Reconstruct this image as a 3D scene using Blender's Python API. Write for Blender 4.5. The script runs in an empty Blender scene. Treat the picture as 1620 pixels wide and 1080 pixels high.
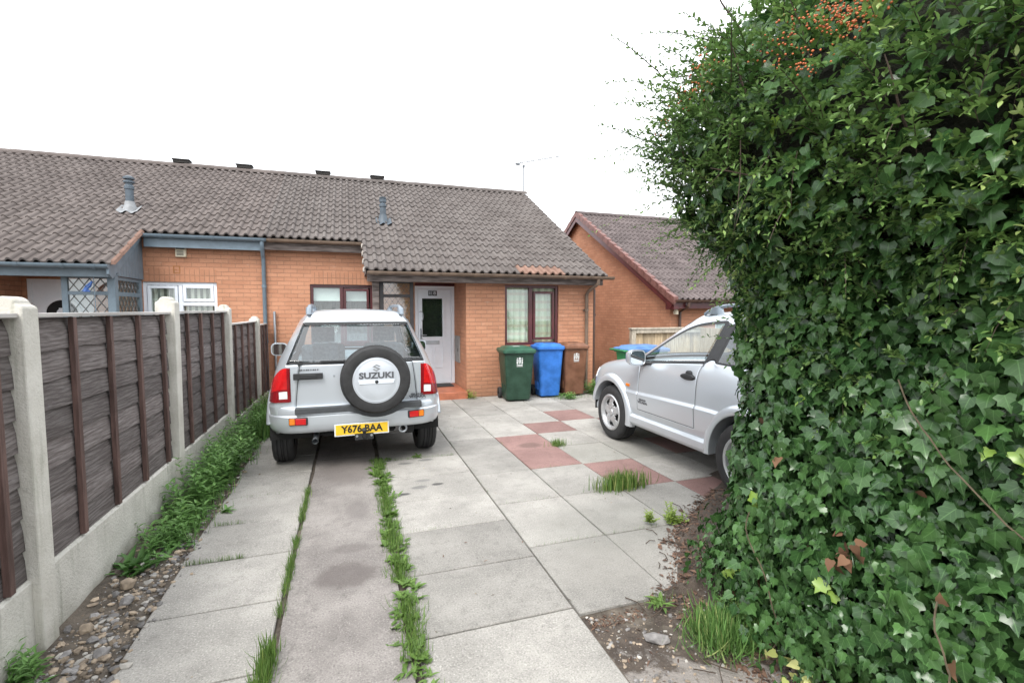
import bpy, bmesh, math, random
import numpy as np
from mathutils import Vector, Matrix, noise
from mathutils.bvhtree import BVHTree
R = math.radians
SC = bpy.context.scene
COL = SC.collection
random.seed(7)
rng = np.random.default_rng(7)

# ------------------------------------------------------------------ camera, sky, sun, exposure
cam = bpy.data.cameras.new('camera')
cam.sensor_fit = 'HORIZONTAL'; cam.sensor_width = 36; cam.lens = 17.0
cam.clip_start = 0.05; cam.clip_end = 2000
camo = bpy.data.objects.new('camera', cam); COL.objects.link(camo)
camo.location = (0, 0, 1.65); camo.rotation_euler = (R(90 - 3.74), 0, R(-18.57))
SC.camera = camo

SUN_EL, SUN_AZ = 52, 215            # degrees; azimuth clockwise from +Y (behind the camera, to its left)
w = bpy.data.worlds.new('World'); SC.world = w; w.use_nodes = True
nt = w.node_tree; nt.nodes.clear()
sky = nt.nodes.new('ShaderNodeTexSky'); sky.sky_type = 'NISHITA'; sky.sun_disc = False
sky.sun_elevation = R(SUN_EL); sky.sun_rotation = R(SUN_AZ)
sky.air_density = 1.2; sky.dust_density = 6.0; sky.ozone_density = 1.0
hs = nt.nodes.new('ShaderNodeHueSaturation'); hs.inputs['Saturation'].default_value = 0.10
mixc = nt.nodes.new('ShaderNodeMix'); mixc.data_type = 'RGBA'      # an even cloud deck over the clear sky
mixc.inputs[0].default_value = 0.75; mixc.inputs[7].default_value = (9.6, 9.9, 10.3, 1)
bg = nt.nodes.new('ShaderNodeBackground'); bg.inputs['Strength'].default_value = 0.10
wo = nt.nodes.new('ShaderNodeOutputWorld')
nt.links.new(sky.outputs[0], hs.inputs['Color']); nt.links.new(hs.outputs[0], mixc.inputs[6])
nt.links.new(mixc.outputs[2], bg.inputs['Color']); nt.links.new(bg.outputs[0], wo.inputs[0])
sl = bpy.data.lights.new('sun', 'SUN'); sl.energy = 1.1; sl.angle = R(25); sl.color = (1, .96, .9)
so = bpy.data.objects.new('sun', sl); COL.objects.link(so)
so.rotation_euler = (R(90 - SUN_EL), 0, R(180 - SUN_AZ))
SC.view_settings.view_transform = 'Standard'; SC.view_settings.look = 'None'
SC.view_settings.gamma = 1; SC.view_settings.exposure = 1.44
SC.cycles.max_bounces = 8; SC.cycles.transparent_max_bounces = 12
SC.cycles.use_adaptive_sampling = True; SC.cycles.adaptive_threshold = 0.008
SC.cycles.use_denoising = True

# ------------------------------------------------------------------ mesh helpers
class MB:
    """collects polygons with material slots and a per-face shade value"""
    def __init__(s): s.v = []; s.f = []; s.m = []; s.s = []
    def add(s, vs, fs, mi=0, sh=0.5):
        o = len(s.v); s.v += [tuple(p) for p in vs]
        s.f += [tuple(i + o for i in f) for f in fs]
        s.m += [mi] * len(fs) if not isinstance(mi, (list, tuple)) else list(mi)
        s.s += [sh] * len(fs)
        return s
    def box(s, a, b, mi=0, sh=0.5, T=None):
        (x0, y0, z0), (x1, y1, z1) = a, b
        vs = [Vector(p) for p in ((x0,y0,z0),(x1,y0,z0),(x1,y1,z0),(x0,y1,z0),(x0,y0,z1),(x1,y0,z1),(x1,y1,z1),(x0,y1,z1))]
        if T is not None: vs = [T @ p for p in vs]
        return s.add(vs, [(0,3,2,1),(4,5,6,7),(0,1,5,4),(1,2,6,5),(2,3,7,6),(3,0,4,7)], mi, sh)
    def prism(s, poly, axis, a, b, mi=0, sh=0.5):
        """poly: 2-D outline in the two other axes, extruded from a to b along axis"""
        n = len(poly)
        def P(u, v, t): return {'x': (t, u, v), 'y': (u, t, v), 'z': (u, v, t)}[axis]
        vs = [P(u, v, a) for u, v in poly] + [P(u, v, b) for u, v in poly]
        fs = [tuple(range(n))[::-1], tuple(range(n, 2*n))] + [(i, (i+1) % n, n+(i+1) % n, n+i) for i in range(n)]
        return s.add(vs, fs, mi, sh)
    def tube(s, pts, r, n=8, mi=0, sh=0.5, cap=True):
        pts = [Vector(p) for p in pts]; rs = r if isinstance(r, (list, tuple)) else [r] * len(pts)
        vs = []; fs = []; up = None
        for i, p in enumerate(pts):
            d = (pts[min(i+1, len(pts)-1)] - pts[max(i-1, 0)]).normalized()
            if up is None: up = d.orthogonal().normalized()
            up = (up - d * up.dot(d)).normalized(); q = d.cross(up)
            for k in range(n):
                a = 2*math.pi*k/n; vs.append(p + (up*math.cos(a) + q*math.sin(a)) * rs[i])
        for i in range(len(pts)-1):
            for k in range(n):
                fs.append((i*n+k, i*n+(k+1) % n, (i+1)*n+(k+1) % n, (i+1)*n+k))
        if cap: fs += [tuple(range(n))[::-1], tuple(range((len(pts)-1)*n, len(pts)*n))]
        return s.add(vs, fs, mi, sh)
    def lathe(s, prof, axis='z', c=(0,0,0), n=32, mi=0, alt=None, closed=False):
        """prof: (radius, height) list; mi may be one slot per profile span"""
        vs = []; fs = []; ms = []; m = len(prof)
        for k in range(n):
            a = 2*math.pi*k/n
            for j, (r, h) in enumerate(prof):
                if alt and k % 2 and j in alt: r -= alt[j]
                p = {'z': (r*math.cos(a), r*math.sin(a), h), 'y': (r*math.cos(a), h, r*math.sin(a)), 'x': (h, r*math.cos(a), r*math.sin(a))}[axis]
                vs.append((p[0]+c[0], p[1]+c[1], p[2]+c[2]))
        for k in range(n):
            for j in range(m if closed else m-1):
                j2 = (j+1) % m
                fs.append((k*m+j, ((k+1) % n)*m+j, ((k+1) % n)*m+j2, k*m+j2))
                ms.append(mi[j] if isinstance(mi, (list, tuple)) else mi)
        return s.add(vs, fs, ms)
    def grid(s, P, mi=0, sh=0.5):
        r, c = len(P), len(P[0]); vs = [p for row in P for p in row]
        return s.add(vs, [(i*c+j, i*c+j+1, (i+1)*c+j+1, (i+1)*c+j) for i in range(r-1) for j in range(c-1)], mi, sh)

def link(o, parent=None, loc=None, rz=0):
    COL.objects.link(o)
    if parent is not None: o.parent = parent
    if loc is not None: o.location = loc
    if rz: o.rotation_euler = (0, 0, rz)
    return o
def obj(name, mb, mats, parent=None, loc=None, smooth=False, bevel=0, rz=0, fixn=True, sub=0, seg=2):
    me = bpy.data.meshes.new(name); me.from_pydata(mb.v, [], mb.f)
    for m in (mats if isinstance(mats, (list, tuple)) else [mats]): me.materials.append(m)
    me.polygons.foreach_set('material_index', mb.m)
    if fixn:
        bm = bmesh.new(); bm.from_mesh(me); bmesh.ops.recalc_face_normals(bm, faces=bm.faces); bm.to_mesh(me); bm.free()
    at = me.attributes.new('shade', 'FLOAT', 'FACE'); at.data.foreach_set('value', mb.s)
    if smooth:
        me.polygons.foreach_set('use_smooth', [True]*len(me.polygons))
        if smooth is not True: me.set_sharp_from_angle(angle=R(smooth))
    o = bpy.data.objects.new(name, me); link(o, parent, loc, rz)
    if bevel:
        b = o.modifiers.new('bevel', 'BEVEL'); b.width = bevel; b.segments = seg; b.limit_method = 'ANGLE'; b.angle_limit = R(40)
    if sub:
        b = o.modifiers.new('sub', 'SUBSURF'); b.levels = sub; b.render_levels = sub
    return o
def thing(name, label, cat, loc=(0,0,0), rz=0, group=None):
    o = bpy.data.objects.new(name, None); link(o, None, loc, rz); o.empty_display_size = .2
    return tag(o, label, cat, group)
def tag(o, label, cat, group=None):
    o['label'] = label; o['category'] = cat
    if group: o['group'] = group
    return o
def structure(o): o['kind'] = 'structure'; return o
def stuff(o): o['kind'] = 'stuff'; return o
def copy_tree(o, parent=None):
    c = o.copy(); COL.objects.link(c); c.parent = parent
    for ch in o.children: copy_tree(ch, c)
    return c
def text(name, body, size, m, parent, M, sx=1.0, off=0.0, ext=0.002, shear=0):
    cu = bpy.data.curves.new(name, 'FONT'); cu.body = body; cu.size = size; cu.extrude = ext; cu.offset = off; cu.shear = shear
    cu.align_x = 'CENTER'; cu.align_y = 'CENTER'; cu.resolution_u = 3
    t = bpy.data.objects.new(name, cu); COL.objects.link(t)
    dg = bpy.context.evaluated_depsgraph_get(); me = bpy.data.meshes.new_from_object(t.evaluated_get(dg))
    bpy.data.objects.remove(t); me.transform(Matrix.Diagonal((sx, 1, 1, 1))); me.transform(M)
    me.materials.clear(); me.materials.append(m); me.name = name
    o = bpy.data.objects.new(name, me); return link(o, parent)
def frame_m(loc, right, up):
    """matrix that puts the xy plane of a text on the plane spanned by right and up"""
    r = Vector(right).normalized(); u = Vector(up).normalized(); n = r.cross(u)
    return Matrix.Translation(loc) @ Matrix((r, u, n)).transposed().to_4x4()

def fast_mesh(name, V, F, mats, shade=None, mi=None, smooth=False, parent=None, uv=None):
    """V (n,3), F (m,k) numpy arrays of same-sized polygons"""
    me = bpy.data.meshes.new(name); n, m, k = len(V), len(F), F.shape[1]
    me.vertices.add(n); me.vertices.foreach_set('co', np.ascontiguousarray(V, np.float32).ravel())
    me.loops.add(m*k); me.loops.foreach_set('vertex_index', np.ascontiguousarray(F, np.int32).ravel())
    me.polygons.add(m); me.polygons.foreach_set('loop_start', np.arange(0, m*k, k, dtype=np.int32))
    try: me.polygons.foreach_set('loop_total', np.full(m, k, np.int32))
    except Exception: pass
    for x in (mats if isinstance(mats, (list, tuple)) else [mats]): me.materials.append(x)
    if mi is not None: me.polygons.foreach_set('material_index', np.asarray(mi, np.int32))
    if smooth: me.polygons.foreach_set('use_smooth', np.ones(m, bool))
    me.update(calc_edges=True)
    if shade is not None:
        at = me.attributes.new('shade', 'FLOAT', 'FACE'); at.data.foreach_set('value', np.asarray(shade, np.float32))
    if uv is not None:
        at = me.attributes.new('blade', 'FLOAT_VECTOR', 'POINT'); at.data.foreach_set('vector', np.ascontiguousarray(uv, np.float32).ravel())
    return link(bpy.data.objects.new(name, me), parent)

class Leaves:
    """gathers many transformed copies of small leaf templates (quads) into one numpy mesh"""
    def __init__(s): s.V = []; s.F = []; s.S = []; s.M = []; s.U = []; s.n = 0
    def put(s, tv, tf, pos, X, Y, Z, size, shade, mi=0):
        """tv (a,3) template, pos/X/Y/Z (n,3) frames, size (n,)"""
        n = len(pos); a = len(tv)
        V = pos[:, None, :] + size[:, None, None] * (tv[None, :, 0:1]*X[:, None, :] + tv[None, :, 1:2]*Y[:, None, :] + tv[None, :, 2:3]*Z[:, None, :])
        F = tf[None, :, :] + (np.arange(n)*a)[:, None, None] + s.n
        s.V.append(V.reshape(-1, 3)); s.F.append(F.reshape(-1, 4)); s.n += n*a
        s.U.append(np.tile(tv*np.array([1, 1, 0]), (n, 1))); s.S.append(np.repeat(shade, len(tf))); s.M.append(np.full(n*len(tf), mi))
    def build(s, name, mats, parent=None, smooth=False):
        return fast_mesh(name, np.concatenate(s.V), np.concatenate(s.F), mats, np.concatenate(s.S), np.concatenate(s.M), smooth, parent, np.concatenate(s.U))
def unit(a): return a / np.maximum(np.linalg.norm(a, axis=1, keepdims=True), 1e-6)
def frames(nrm, tip):
    """leaf frames: Y along tip, Z along normal"""
    Y = unit(tip); Z = unit(nrm - Y*np.sum(nrm*Y, 1, keepdims=True)); return np.cross(Y, Z), Y, Z
# templates lie in xy, tip at +y, length 1; quads
def leaf_strip(ws, droop=0.12, fold=0.10):
    """lanceolate leaf: widths along the length, folded on the midrib"""
    n = len(ws); v = []
    for i, wd in enumerate(ws):
        y = i/(n-1); z = -droop*y*y
        v += [(-wd, y, z + fold*wd*4), (0, y, z), (wd, y, z + fold*wd*4)]
    f = []
    for i in range(n-1):
        a = i*3; f += [(a, a+1, a+4, a+3), (a+1, a+2, a+5, a+4)]
    return np.array(v, float), np.array(f)
T_OVAL = leaf_strip([.02, .17, .22, .15, .01], .15, .10)
T_LANCE = leaf_strip([.02, .11, .13, .09, .01], .35, .12)
T_BLADE = leaf_strip([.018, .018, .014, .003], .45, .05)
def ivy_template(droop=.22):
    half = [(0.0, 0.0), (.26, -.07), (.46, .08), (.40, .28), (.36, .46), (.21, .64), (0.0, 1.0)]
    v = []; f = []
    mid = [0.0, .10, .18, .32, .50, .62, 1.0]
    for (x, y), m in zip(half, mid):
        for sgn in (-1, 0, 1):
            yy = y if sgn else m; xx = sgn*x
            v.append((xx, yy, -droop*yy*yy + .30*abs(xx) - .50*xx*xx))
    for i in range(len(half)-1):
        a = i*3; f += [(a, a+1, a+4, a+3), (a+1, a+2, a+5, a+4)]
    return np.array(v, float), np.array(f)
T_IVY = ivy_template()
def ivy_variant(lob, droop, curl, wid):
    half = [(0.0, 0.0), (.24, -.09), (.47*wid, .10 - .04*lob), (.40*wid - .10*lob, .30), (.40*wid + .02*lob, .47 + .06*lob), (.20 - .05*lob, .62), (0.0, 1.0)]
    v = []; mid = [0.0, .09, .18, .32, .48, .62, 1.0]
    for (x, y), m in zip(half, mid):
        for sgn in (-1, 0, 1):
            yy = y if sgn else m; xx = sgn*x
            v.append((xx, yy, -droop*yy*yy + curl*abs(xx) - .55*xx*xx + .05*sgn*math.sin(yy*5)))
    return np.array(v, float), T_IVY[1]
IVY = [ivy_variant(.1, .25, .28, 1.0), ivy_variant(.7, .15, .40, 1.0), ivy_variant(1.0, .35, .15, 1.1), ivy_variant(.0, .45, .45, .85), ivy_variant(.6, -.05, .20, 1.15)]

# ------------------------------------------------------------------ materials
def nodes(name):
    m = bpy.data.materials.new(name); m.use_nodes = True; t = m.node_tree
    return m, t, t.nodes['Principled BSDF'], t.nodes['Material Output']
def nn(t, kind, **kw):
    n = t.nodes.new('ShaderNode' + kind)
    for k, v in kw.items():
        if k in n.inputs: n.inputs[k].default_value = v
        else: setattr(n, k, v)
    return n
def col4(c): return (c[0], c[1], c[2], 1)
def mixcol(t, fac, a, b, blend='MIX'):
    n = t.nodes.new('ShaderNodeMix'); n.data_type = 'RGBA'; n.blend_type = blend
    for s, v in ((0, fac), (6, a), (7, b)):
        if hasattr(v, 'links') or hasattr(v, 'is_output'): t.links.new(v, n.inputs[s])
        else: n.inputs[s].default_value = col4(v) if isinstance(v, (tuple, list)) else v
    return n.outputs[2]
def math_(t, op, a, b=0.0, c=None, clamp=False):
    n = t.nodes.new('ShaderNodeMath'); n.operation = op; n.use_clamp = clamp
    for i, v in enumerate((a, b) if c is None else (a, b, c)):
        if hasattr(v, 'is_output'): t.links.new(v, n.inputs[i])
        else: n.inputs[i].default_value = v
    return n.outputs[0]
def ramp(t, v, lo, hi): 
    n = t.nodes.new('ShaderNodeMapRange'); n.clamp = True; n.interpolation_type = 'SMOOTHSTEP'
    t.links.new(v, n.inputs[0]); n.inputs[1].default_value = lo; n.inputs[2].default_value = hi
    return n.outputs[0]
def noise_(t, vec, scale, detail=4, rough=.6):
    n = nn(t, 'TexNoise'); n.inputs['Scale'].default_value = scale; n.inputs['Detail'].default_value = detail; n.inputs['Roughness'].default_value = rough
    if vec is not None: t.links.new(vec, n.inputs['Vector'])
    return n.outputs[0]
def scaled(t, vec, s):
    n = nn(t, 'Mapping'); n.inputs['Scale'].default_value = s; t.links.new(vec, n.inputs['Vector']); return n.outputs[0]
def bump_(t, b, h, dist, strength=1.0):
    n = nn(t, 'Bump'); n.inputs['Distance'].default_value = dist; n.inputs['Strength'].default_value = strength
    t.links.new(h, n.inputs['Height']); t.links.new(n.outputs[0], b.inputs['Normal'])
def M(name, c, rough=.6, metal=0.0, var=.12, scale=6, bump=0.0, bscale=60, coat=0.0, stretch=None, c2=None, spec=.5, mottle=.5, shade=0.0):
    """general material: base colour broken up by noise, optional bump"""
    m, t, b, o = nodes(name)
    b.inputs['Roughness'].default_value = rough; b.inputs['Metallic'].default_value = metal
    b.inputs['Specular IOR Level'].default_value = spec
    if coat: b.inputs['Coat Weight'].default_value = coat; b.inputs['Coat Roughness'].default_value = .06
    tc = nn(t, 'TexCoord').outputs['Object']
    if stretch: tc = scaled(t, tc, stretch)
    n1 = noise_(t, tc, scale, 5); f = ramp(t, n1, .3, .7)
    c2 = c2 or tuple(min(1, x*(1+var)) for x in c); c1 = tuple(x*(1-var) for x in c)
    out = mixcol(t, f, c1, c2)
    if shade:
        a = nn(t, 'Attribute'); a.attribute_name = 'shade'
        k = math_(t, 'MULTIPLY_ADD', a.outputs['Fac'], 2*shade, 1-shade)
        cb = nn(t, 'CombineColor'); [t.links.new(k, cb.inputs[i]) for i in range(3)]
        out = mixcol(t, 1.0, out, cb.outputs[0], 'MULTIPLY')
    t.links.new(out, b.inputs['Base Color'])
    if bump: bump_(t, b, noise_(t, tc, bscale, 5, .65), bump)
    return m
def brick_mat(name, c1, c2, mortar, swap=False):
    m, t, b, o = nodes(name)
    b.inputs['Roughness'].default_value = .85; b.inputs['Specular IOR Level'].default_value = .25
    tc = nn(t, 'TexCoord').outputs['Object']; g = nn(t, 'NewGeometry')
    sp = nn(t, 'SeparateXYZ'); t.links.new(tc, sp.inputs[0]); sn = nn(t, 'SeparateXYZ'); t.links.new(g.outputs['True Normal'], sn.inputs[0])
    side = math_(t, 'GREATER_THAN', math_(t, 'ABSOLUTE', sn.outputs[0]), .5)
    u = math_(t, 'ADD', math_(t, 'MULTIPLY', sp.outputs[0], math_(t, 'SUBTRACT', 1.0, side)), math_(t, 'MULTIPLY', sp.outputs[1], side))
    cv = nn(t, 'CombineXYZ')
    t.links.new(u, cv.inputs[1 if swap else 0]); t.links.new(sp.outputs[2], cv.inputs[0 if swap else 1])
    bt = nn(t, 'TexBrick'); bt.offset = 0.0 if swap else .5
    for k, v in (('Scale', 1.0), ('Brick Width', .225), ('Row Height', .075), ('Mortar Size', .0046), ('Mortar Smooth', .3), ('Bias', 0.0)): bt.inputs[k].default_value = v
    bt.inputs['Color1'].default_value = col4(c1); bt.inputs['Color2'].default_value = col4(c2); bt.inputs['Mortar'].default_value = col4(mortar)
    t.links.new(cv.outputs[0], bt.inputs['Vector'])
    n1 = noise_(t, tc, 1.3, 4); n2 = noise_(t, tc, 45, 4, .7)
    c = mixcol(t, math_(t, 'MULTIPLY', ramp(t, n1, .35, .75), .45), bt.outputs['Color'], tuple(x*1.3 for x in c1))
    c = mixcol(t, math_(t, 'MULTIPLY', ramp(t, n2, .45, .8), .4), c, tuple(x*.62 for x in c2))
    wh = noise_(t, scaled(t, tc, (1, 1, 4.4)), 5.5, 3, .5)               # pale salts on some bricks
    c = mixcol(t, math_(t, 'MULTIPLY', ramp(t, wh, .64, .8), .45), c, (.58, .42, .32))
    # damp, dirty courses near the ground
    dz = math_(t, 'MULTIPLY', ramp(t, math_(t, 'ADD', sp.outputs[2], math_(t, 'MULTIPLY', n1, .3)), .42, .12), .45)
    c = mixcol(t, dz, c, (.16, .105, .07))
    t.links.new(c, b.inputs['Base Color'])
    h = math_(t, 'ADD', math_(t, 'MULTIPLY', bt.outputs['Fac'], -1.0), math_(t, 'MULTIPLY', n2, .35))
    bump_(t, b, h, .006)
    return m
def glass_mat(name, tint=(1, 1, 1), refl=1.5, rough=0.0):
    m, t, b, o = nodes(name); t.nodes.remove(b)
    tr = nn(t, 'BsdfTransparent'); tr.inputs[0].default_value = col4(tint)
    gl = nn(t, 'BsdfGlossy'); gl.inputs['Roughness'].default_value = rough; gl.inputs[0].default_value = (1, 1, 1, 1)
    f0 = ((refl-1)/(refl+1))**2; ge = nn(t, 'NewGeometry'); dp = nn(t, 'VectorMath'); dp.operation = 'DOT_PRODUCT'
    t.links.new(ge.outputs['Normal'], dp.inputs[0]); t.links.new(ge.outputs['Incoming'], dp.inputs[1])
    k = math_(t, 'POWER', math_(t, 'SUBTRACT', 1.0, math_(t, 'ABSOLUTE', dp.outputs['Value'])), 5.0)      # thin pane: same reflectance from both sides
    fr = math_(t, 'MULTIPLY_ADD', k, 1-f0, f0, True)
    mx = nn(t, 'MixShader'); t.links.new(fr, mx.inputs[0]); t.links.new(tr.outputs[0], mx.inputs[1]); t.links.new(gl.outputs[0], mx.inputs[2])
    t.links.new(mx.outputs[0], o.inputs[0]); return m
def leaf_mat(name, dark, light, young, rough=.4, trans=.18, veins=0):
    """leaf colour runs dark - light - young with the per-leaf shade value (young shoots above .85)"""
    m, t, b, o = nodes(name)
    a = nn(t, 'Attribute'); a.attribute_name = 'shade'
    cr = nn(t, 'ValToRGB'); e = cr.color_ramp.elements
    e[0].position = 0; e[0].color = col4(dark); e[1].position = .78; e[1].color = col4(light)
    x = e.new(.9); x.color = col4(young)
    t.links.new(a.outputs['Fac'], cr.inputs[0]); c_ = cr.outputs[0]
    if veins:                                          # pale midrib and side veins
        bl = nn(t, 'Attribute'); bl.attribute_name = 'blade'; sp = nn(t, 'SeparateXYZ'); t.links.new(bl.outputs['Vector'], sp.inputs[0])
        ax = math_(t, 'ABSOLUTE', sp.outputs[0]); rib = ramp(t, ax, .030, .008)
        sv = math_(t, 'SINE', math_(t, 'MULTIPLY', math_(t, 'SUBTRACT', sp.outputs[1], math_(t, 'MULTIPLY', ax, .8)), 26.0))
        vn = math_(t, 'MAXIMUM', rib, math_(t, 'MULTIPLY', ramp(t, sv, .90, 1.0), .55))
        c_ = mixcol(t, math_(t, 'MULTIPLY', vn, veins), c_, tuple(x*1.9 + .03 for x in light))
    t.links.new(c_, b.inputs['Base Color'])
    b.inputs['Roughness'].default_value = rough; b.inputs['Specular IOR Level'].default_value = .45
    tl = nn(t, 'BsdfTranslucent'); t.links.new(cr.outputs[0], tl.inputs[0])
    mx = nn(t, 'MixShader'); mx.inputs[0].default_value = trans
    t.links.new(b.outputs[0], mx.inputs[1]); t.links.new(tl.outputs[0], mx.inputs[2]); t.links.new(mx.outputs[0], o.inputs[0])
    return m
def slab_mat(name, c, c2, stains=()):
    """concrete: blotches, fine aggregate speckle, worn dark spots at given places"""
    m, t, b, o = nodes(name)
    b.inputs['Roughness'].default_value = .88; b.inputs['Specular IOR Level'].default_value = .3
    tc = nn(t, 'TexCoord').outputs['Object']
    a = nn(t, 'Attribute'); a.attribute_name = 'shade'
    n1 = noise_(t, tc, 1.7, 6, .62); n2 = noise_(t, tc, 11, 6, .7); n3 = noise_(t, tc, 105, 3, .7)
    c_ = mixcol(t, ramp(t, n1, .32, .7), c2, c)
    c_ = mixcol(t, math_(t, 'MULTIPLY', ramp(t, n2, .48, .75), .5), c_, tuple(x*.60 for x in c2))
    c_ = mixcol(t, math_(t, 'MULTIPLY', ramp(t, n3, .52, .68), .55), c_, tuple(x*.45 for x in c2))
    c_ = mixcol(t, math_(t, 'MULTIPLY', ramp(t, n3, .46, .32), .6), c_, tuple(min(1, x*1.35) for x in c))
    k = math_(t, 'MULTIPLY_ADD', a.outputs['Fac'], .36, .82)
    cb = nn(t, 'CombineColor'); [t.links.new(k, cb.inputs[i]) for i in range(3)]
    c_ = mixcol(t, 1.0, c_, cb.outputs[0], 'MULTIPLY')
    for (x, y, rx, ry, cc, amt) in stains:
        mp = nn(t, 'Mapping'); mp.inputs['Location'].default_value = (-x/rx, -y/ry, 0); mp.inputs['Scale'].default_value = (1/rx, 1/ry, 0); t.links.new(tc, mp.inputs[0])
        ln = nn(t, 'VectorMath'); ln.operation = 'LENGTH'; t.links.new(mp.outputs[0], ln.inputs[0])
        d = math_(t, 'ADD', ln.outputs['Value'], math_(t, 'MULTIPLY_ADD', n2, 1.2, -.6))
        c_ = mixcol(t, math_(t, 'MULTIPLY', ramp(t, d, 1.15, .6), amt), c_, cc)
    t.links.new(c_, b.inputs['Base Color'])
    bump_(t, b, math_(t, 'ADD', math_(t, 'MULTIPLY', n3, .6), n2), .006)
    return m

# ------------------------------------------------------------------ shared materials
m_brick = brick_mat('orange_brick', (.455, .228, .138), (.375, .178, .106), (.28, .165, .108))
m_brick_v = brick_mat('orange_brick_soldier', (.43, .212, .128), (.38, .182, .108), (.26, .155, .10), swap=True)
m_tile = M('roof_tile', (.112, .097, .091), .9, 0, .10, 2.2, .002, 120, c2=(.136, .121, .114), spec=.2, shade=.09)
m_tile_red = M('roof_tile_red', (.185, .115, .090), .9, 0, .2, 5, .002, 120, spec=.2, shade=.2)
m_tile_far = M('roof_tile_far', (.12, .10, .098), .9, 0, .14, 2.2, .002, 120, spec=.2, shade=.2)
m_mortar = M('mortar', (.42, .38, .34), .95, 0, .2, 14, .004, 60)
m_felt = M('roof_underlay', (.03, .028, .026), .95)
m_bluepaint = M('blue_grey_paint', (.135, .182, .22), .45, 0, .10, 9, .0006, 90)
m_brownplastic = M('brown_plastic', (.075, .043, .032), .4, 0, .2, 7)
m_browngutter = M('faded_brown_gutter', (.15, .105, .075), .55, 0, .25, 5)
m_rawtimber = M('weathered_timber', (.10, .075, .066), .85, 0, .45, 3, .002, 40, stretch=(1, 8, 8), c2=(.20, .165, .15))
m_upvc_white = M('white_upvc', (.80, .84, .90), .3, 0, .03, 4)
m_upvc_brown = M('red_brown_upvc', (.075, .016, .018), .3, 0, .25, 4)
m_darkframe = M('dark_stained_timber', (.022, .019, .02), .6, 0, .25, 12)
m_glass = glass_mat('window_glass', (.92, .96, .95), 1.75)
m_lead = M('lead_grey', (.09, .10, .10), .6)
m_dark = M('dark_room', (.012, .012, .013), .9)
m_black = M('black_plastic', (.014, .014, .015), .5, 0, .2, 20)
m_rubber = M('tyre_rubber', (.022, .022, .023), .75, 0, .25, 12, .0008, 120)
m_steel = M('dull_galvanised_steel', (.42, .45, .48), .42, .8, .12, 9)
m_bluegrey_flue = M('slate_blue_flue', (.060, .080, .10), .55, 0, .2, 9)
m_leadsheet = M('lead_sheet', (.22, .23, .24), .6, 0, .2, 9)
m_quarry = M('red_quarry_tile', (.35, .118, .062), .55, 0, .2, 6, .0012, 40)
m_slab = slab_mat('concrete_slab', (.352, .337, .312), (.240, .230, .213), stains=[(.76,4.49,.06,.035,(.05,.05,.05),.85),(.585,4.46,.08,.045,(.13,.13,.13),.7),(.44,4.33,.05,.03,(.06,.06,.06),.85),(.64,4.63,.08,.04,(.15,.15,.15),.6),(.53,5.21,.08,.04,(.13,.13,.13),.7),(.76,5.27,.09,.04,(.14,.14,.14),.7),(2.06,5.5,.14,.10,(.10,.07,.06),.5),
                                                                         (1.9,3.2,.75,.5,(.20,.20,.18),.35),(2.7,4.9,.9,.5,(.2,.2,.17),.35),(1.6,2.7,.45,.3,(.22,.21,.19),.3)])
m_slab_red = slab_mat('red_concrete_slab', (.265, .165, .150), (.190, .115, .105), stains=[(2.06,5.45,.16,.12,(.12,.08,.07),.6)])
m_strip = slab_mat('aggregate_concrete', (.280, .260, .244), (.178, .163, .154), stains=[(-.05,3.07,.20,.17,(.105,.090,.086),.72),(-.03,3.42,.14,.07,(.13,.115,.11),.55),(.03,4.08,.10,.20,(.14,.125,.12),.45),(-.06,5.2,.3,.5,(.16,.14,.13),.5)])
m_dirt = M('dirt', (.085, .068, .052), .95, 0, .35, 9, .01, 55, c2=(.15, .125, .10))
def weathered(name, c1, c2, bump):
    m, t, b, o = nodes(name); b.inputs['Roughness'].default_value = .92; b.inputs['Specular IOR Level'].default_value = .25
    tc = nn(t, 'TexCoord').outputs['Object']; n1 = noise_(t, tc, 4, 5, .65); n2 = noise_(t, scaled(t, tc, (14, 14, 1.2)), 1.6, 4, .6); n3 = noise_(t, tc, 60, 4, .7); sp = nn(t, 'SeparateXYZ'); t.links.new(tc, sp.inputs[0])
    c_ = mixcol(t, ramp(t, n1, .3, .7), c1, c2)
    c_ = mixcol(t, math_(t, 'MULTIPLY', ramp(t, n2, .54, .74), .45), c_, (.24, .25, .19))
    lo = math_(t, 'MULTIPLY', ramp(t, math_(t, 'ADD', sp.outputs[2], math_(t, 'MULTIPLY', n1, .25)), .30, .08), .55)
    c_ = mixcol(t, lo, c_, (.20, .19, .14))
    c_ = mixcol(t, math_(t, 'MULTIPLY', ramp(t, n3, .60, .74), .5), c_, tuple(x*.5 for x in c1))
    t.links.new(c_, b.inputs['Base Color']); bump_(t, b, n3, bump); return m
m_conc_post = weathered('cast_concrete', (.49, .47, .42), (.61, .59, .54), .006)
m_conc_board = weathered('gravel_board_concrete', (.50, .485, .44), (.62, .60, .55), .009)
m_grass = leaf_mat('grass', (.060, .125, .022), (.14, .24, .050), (.30, .33, .11), .55, .25)

# ------------------------------------------------------------------ ground
g = MB()
xs = [-60, -8, 5.0, 6.3, 14, 60]; ys = [-60, -2, 4, 10, 20, 60]
zz = lambda x: -.06 if x <= 5.0 else -.28
g.grid([[(x, y, zz(x)) for x in xs] for y in ys])
structure(obj('ground', g, m_dirt, smooth=True))
g = MB(); g.grid([[(x, y, -.020 + .006*noise.noise((x*4, y*4, 0))) for x in np.linspace(-1.5, 5.0, 60)] for y in np.linspace(-1.2, 9.85, 100)])
structure(obj('dirt_bed', g, m_dirt, smooth=True))

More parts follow.
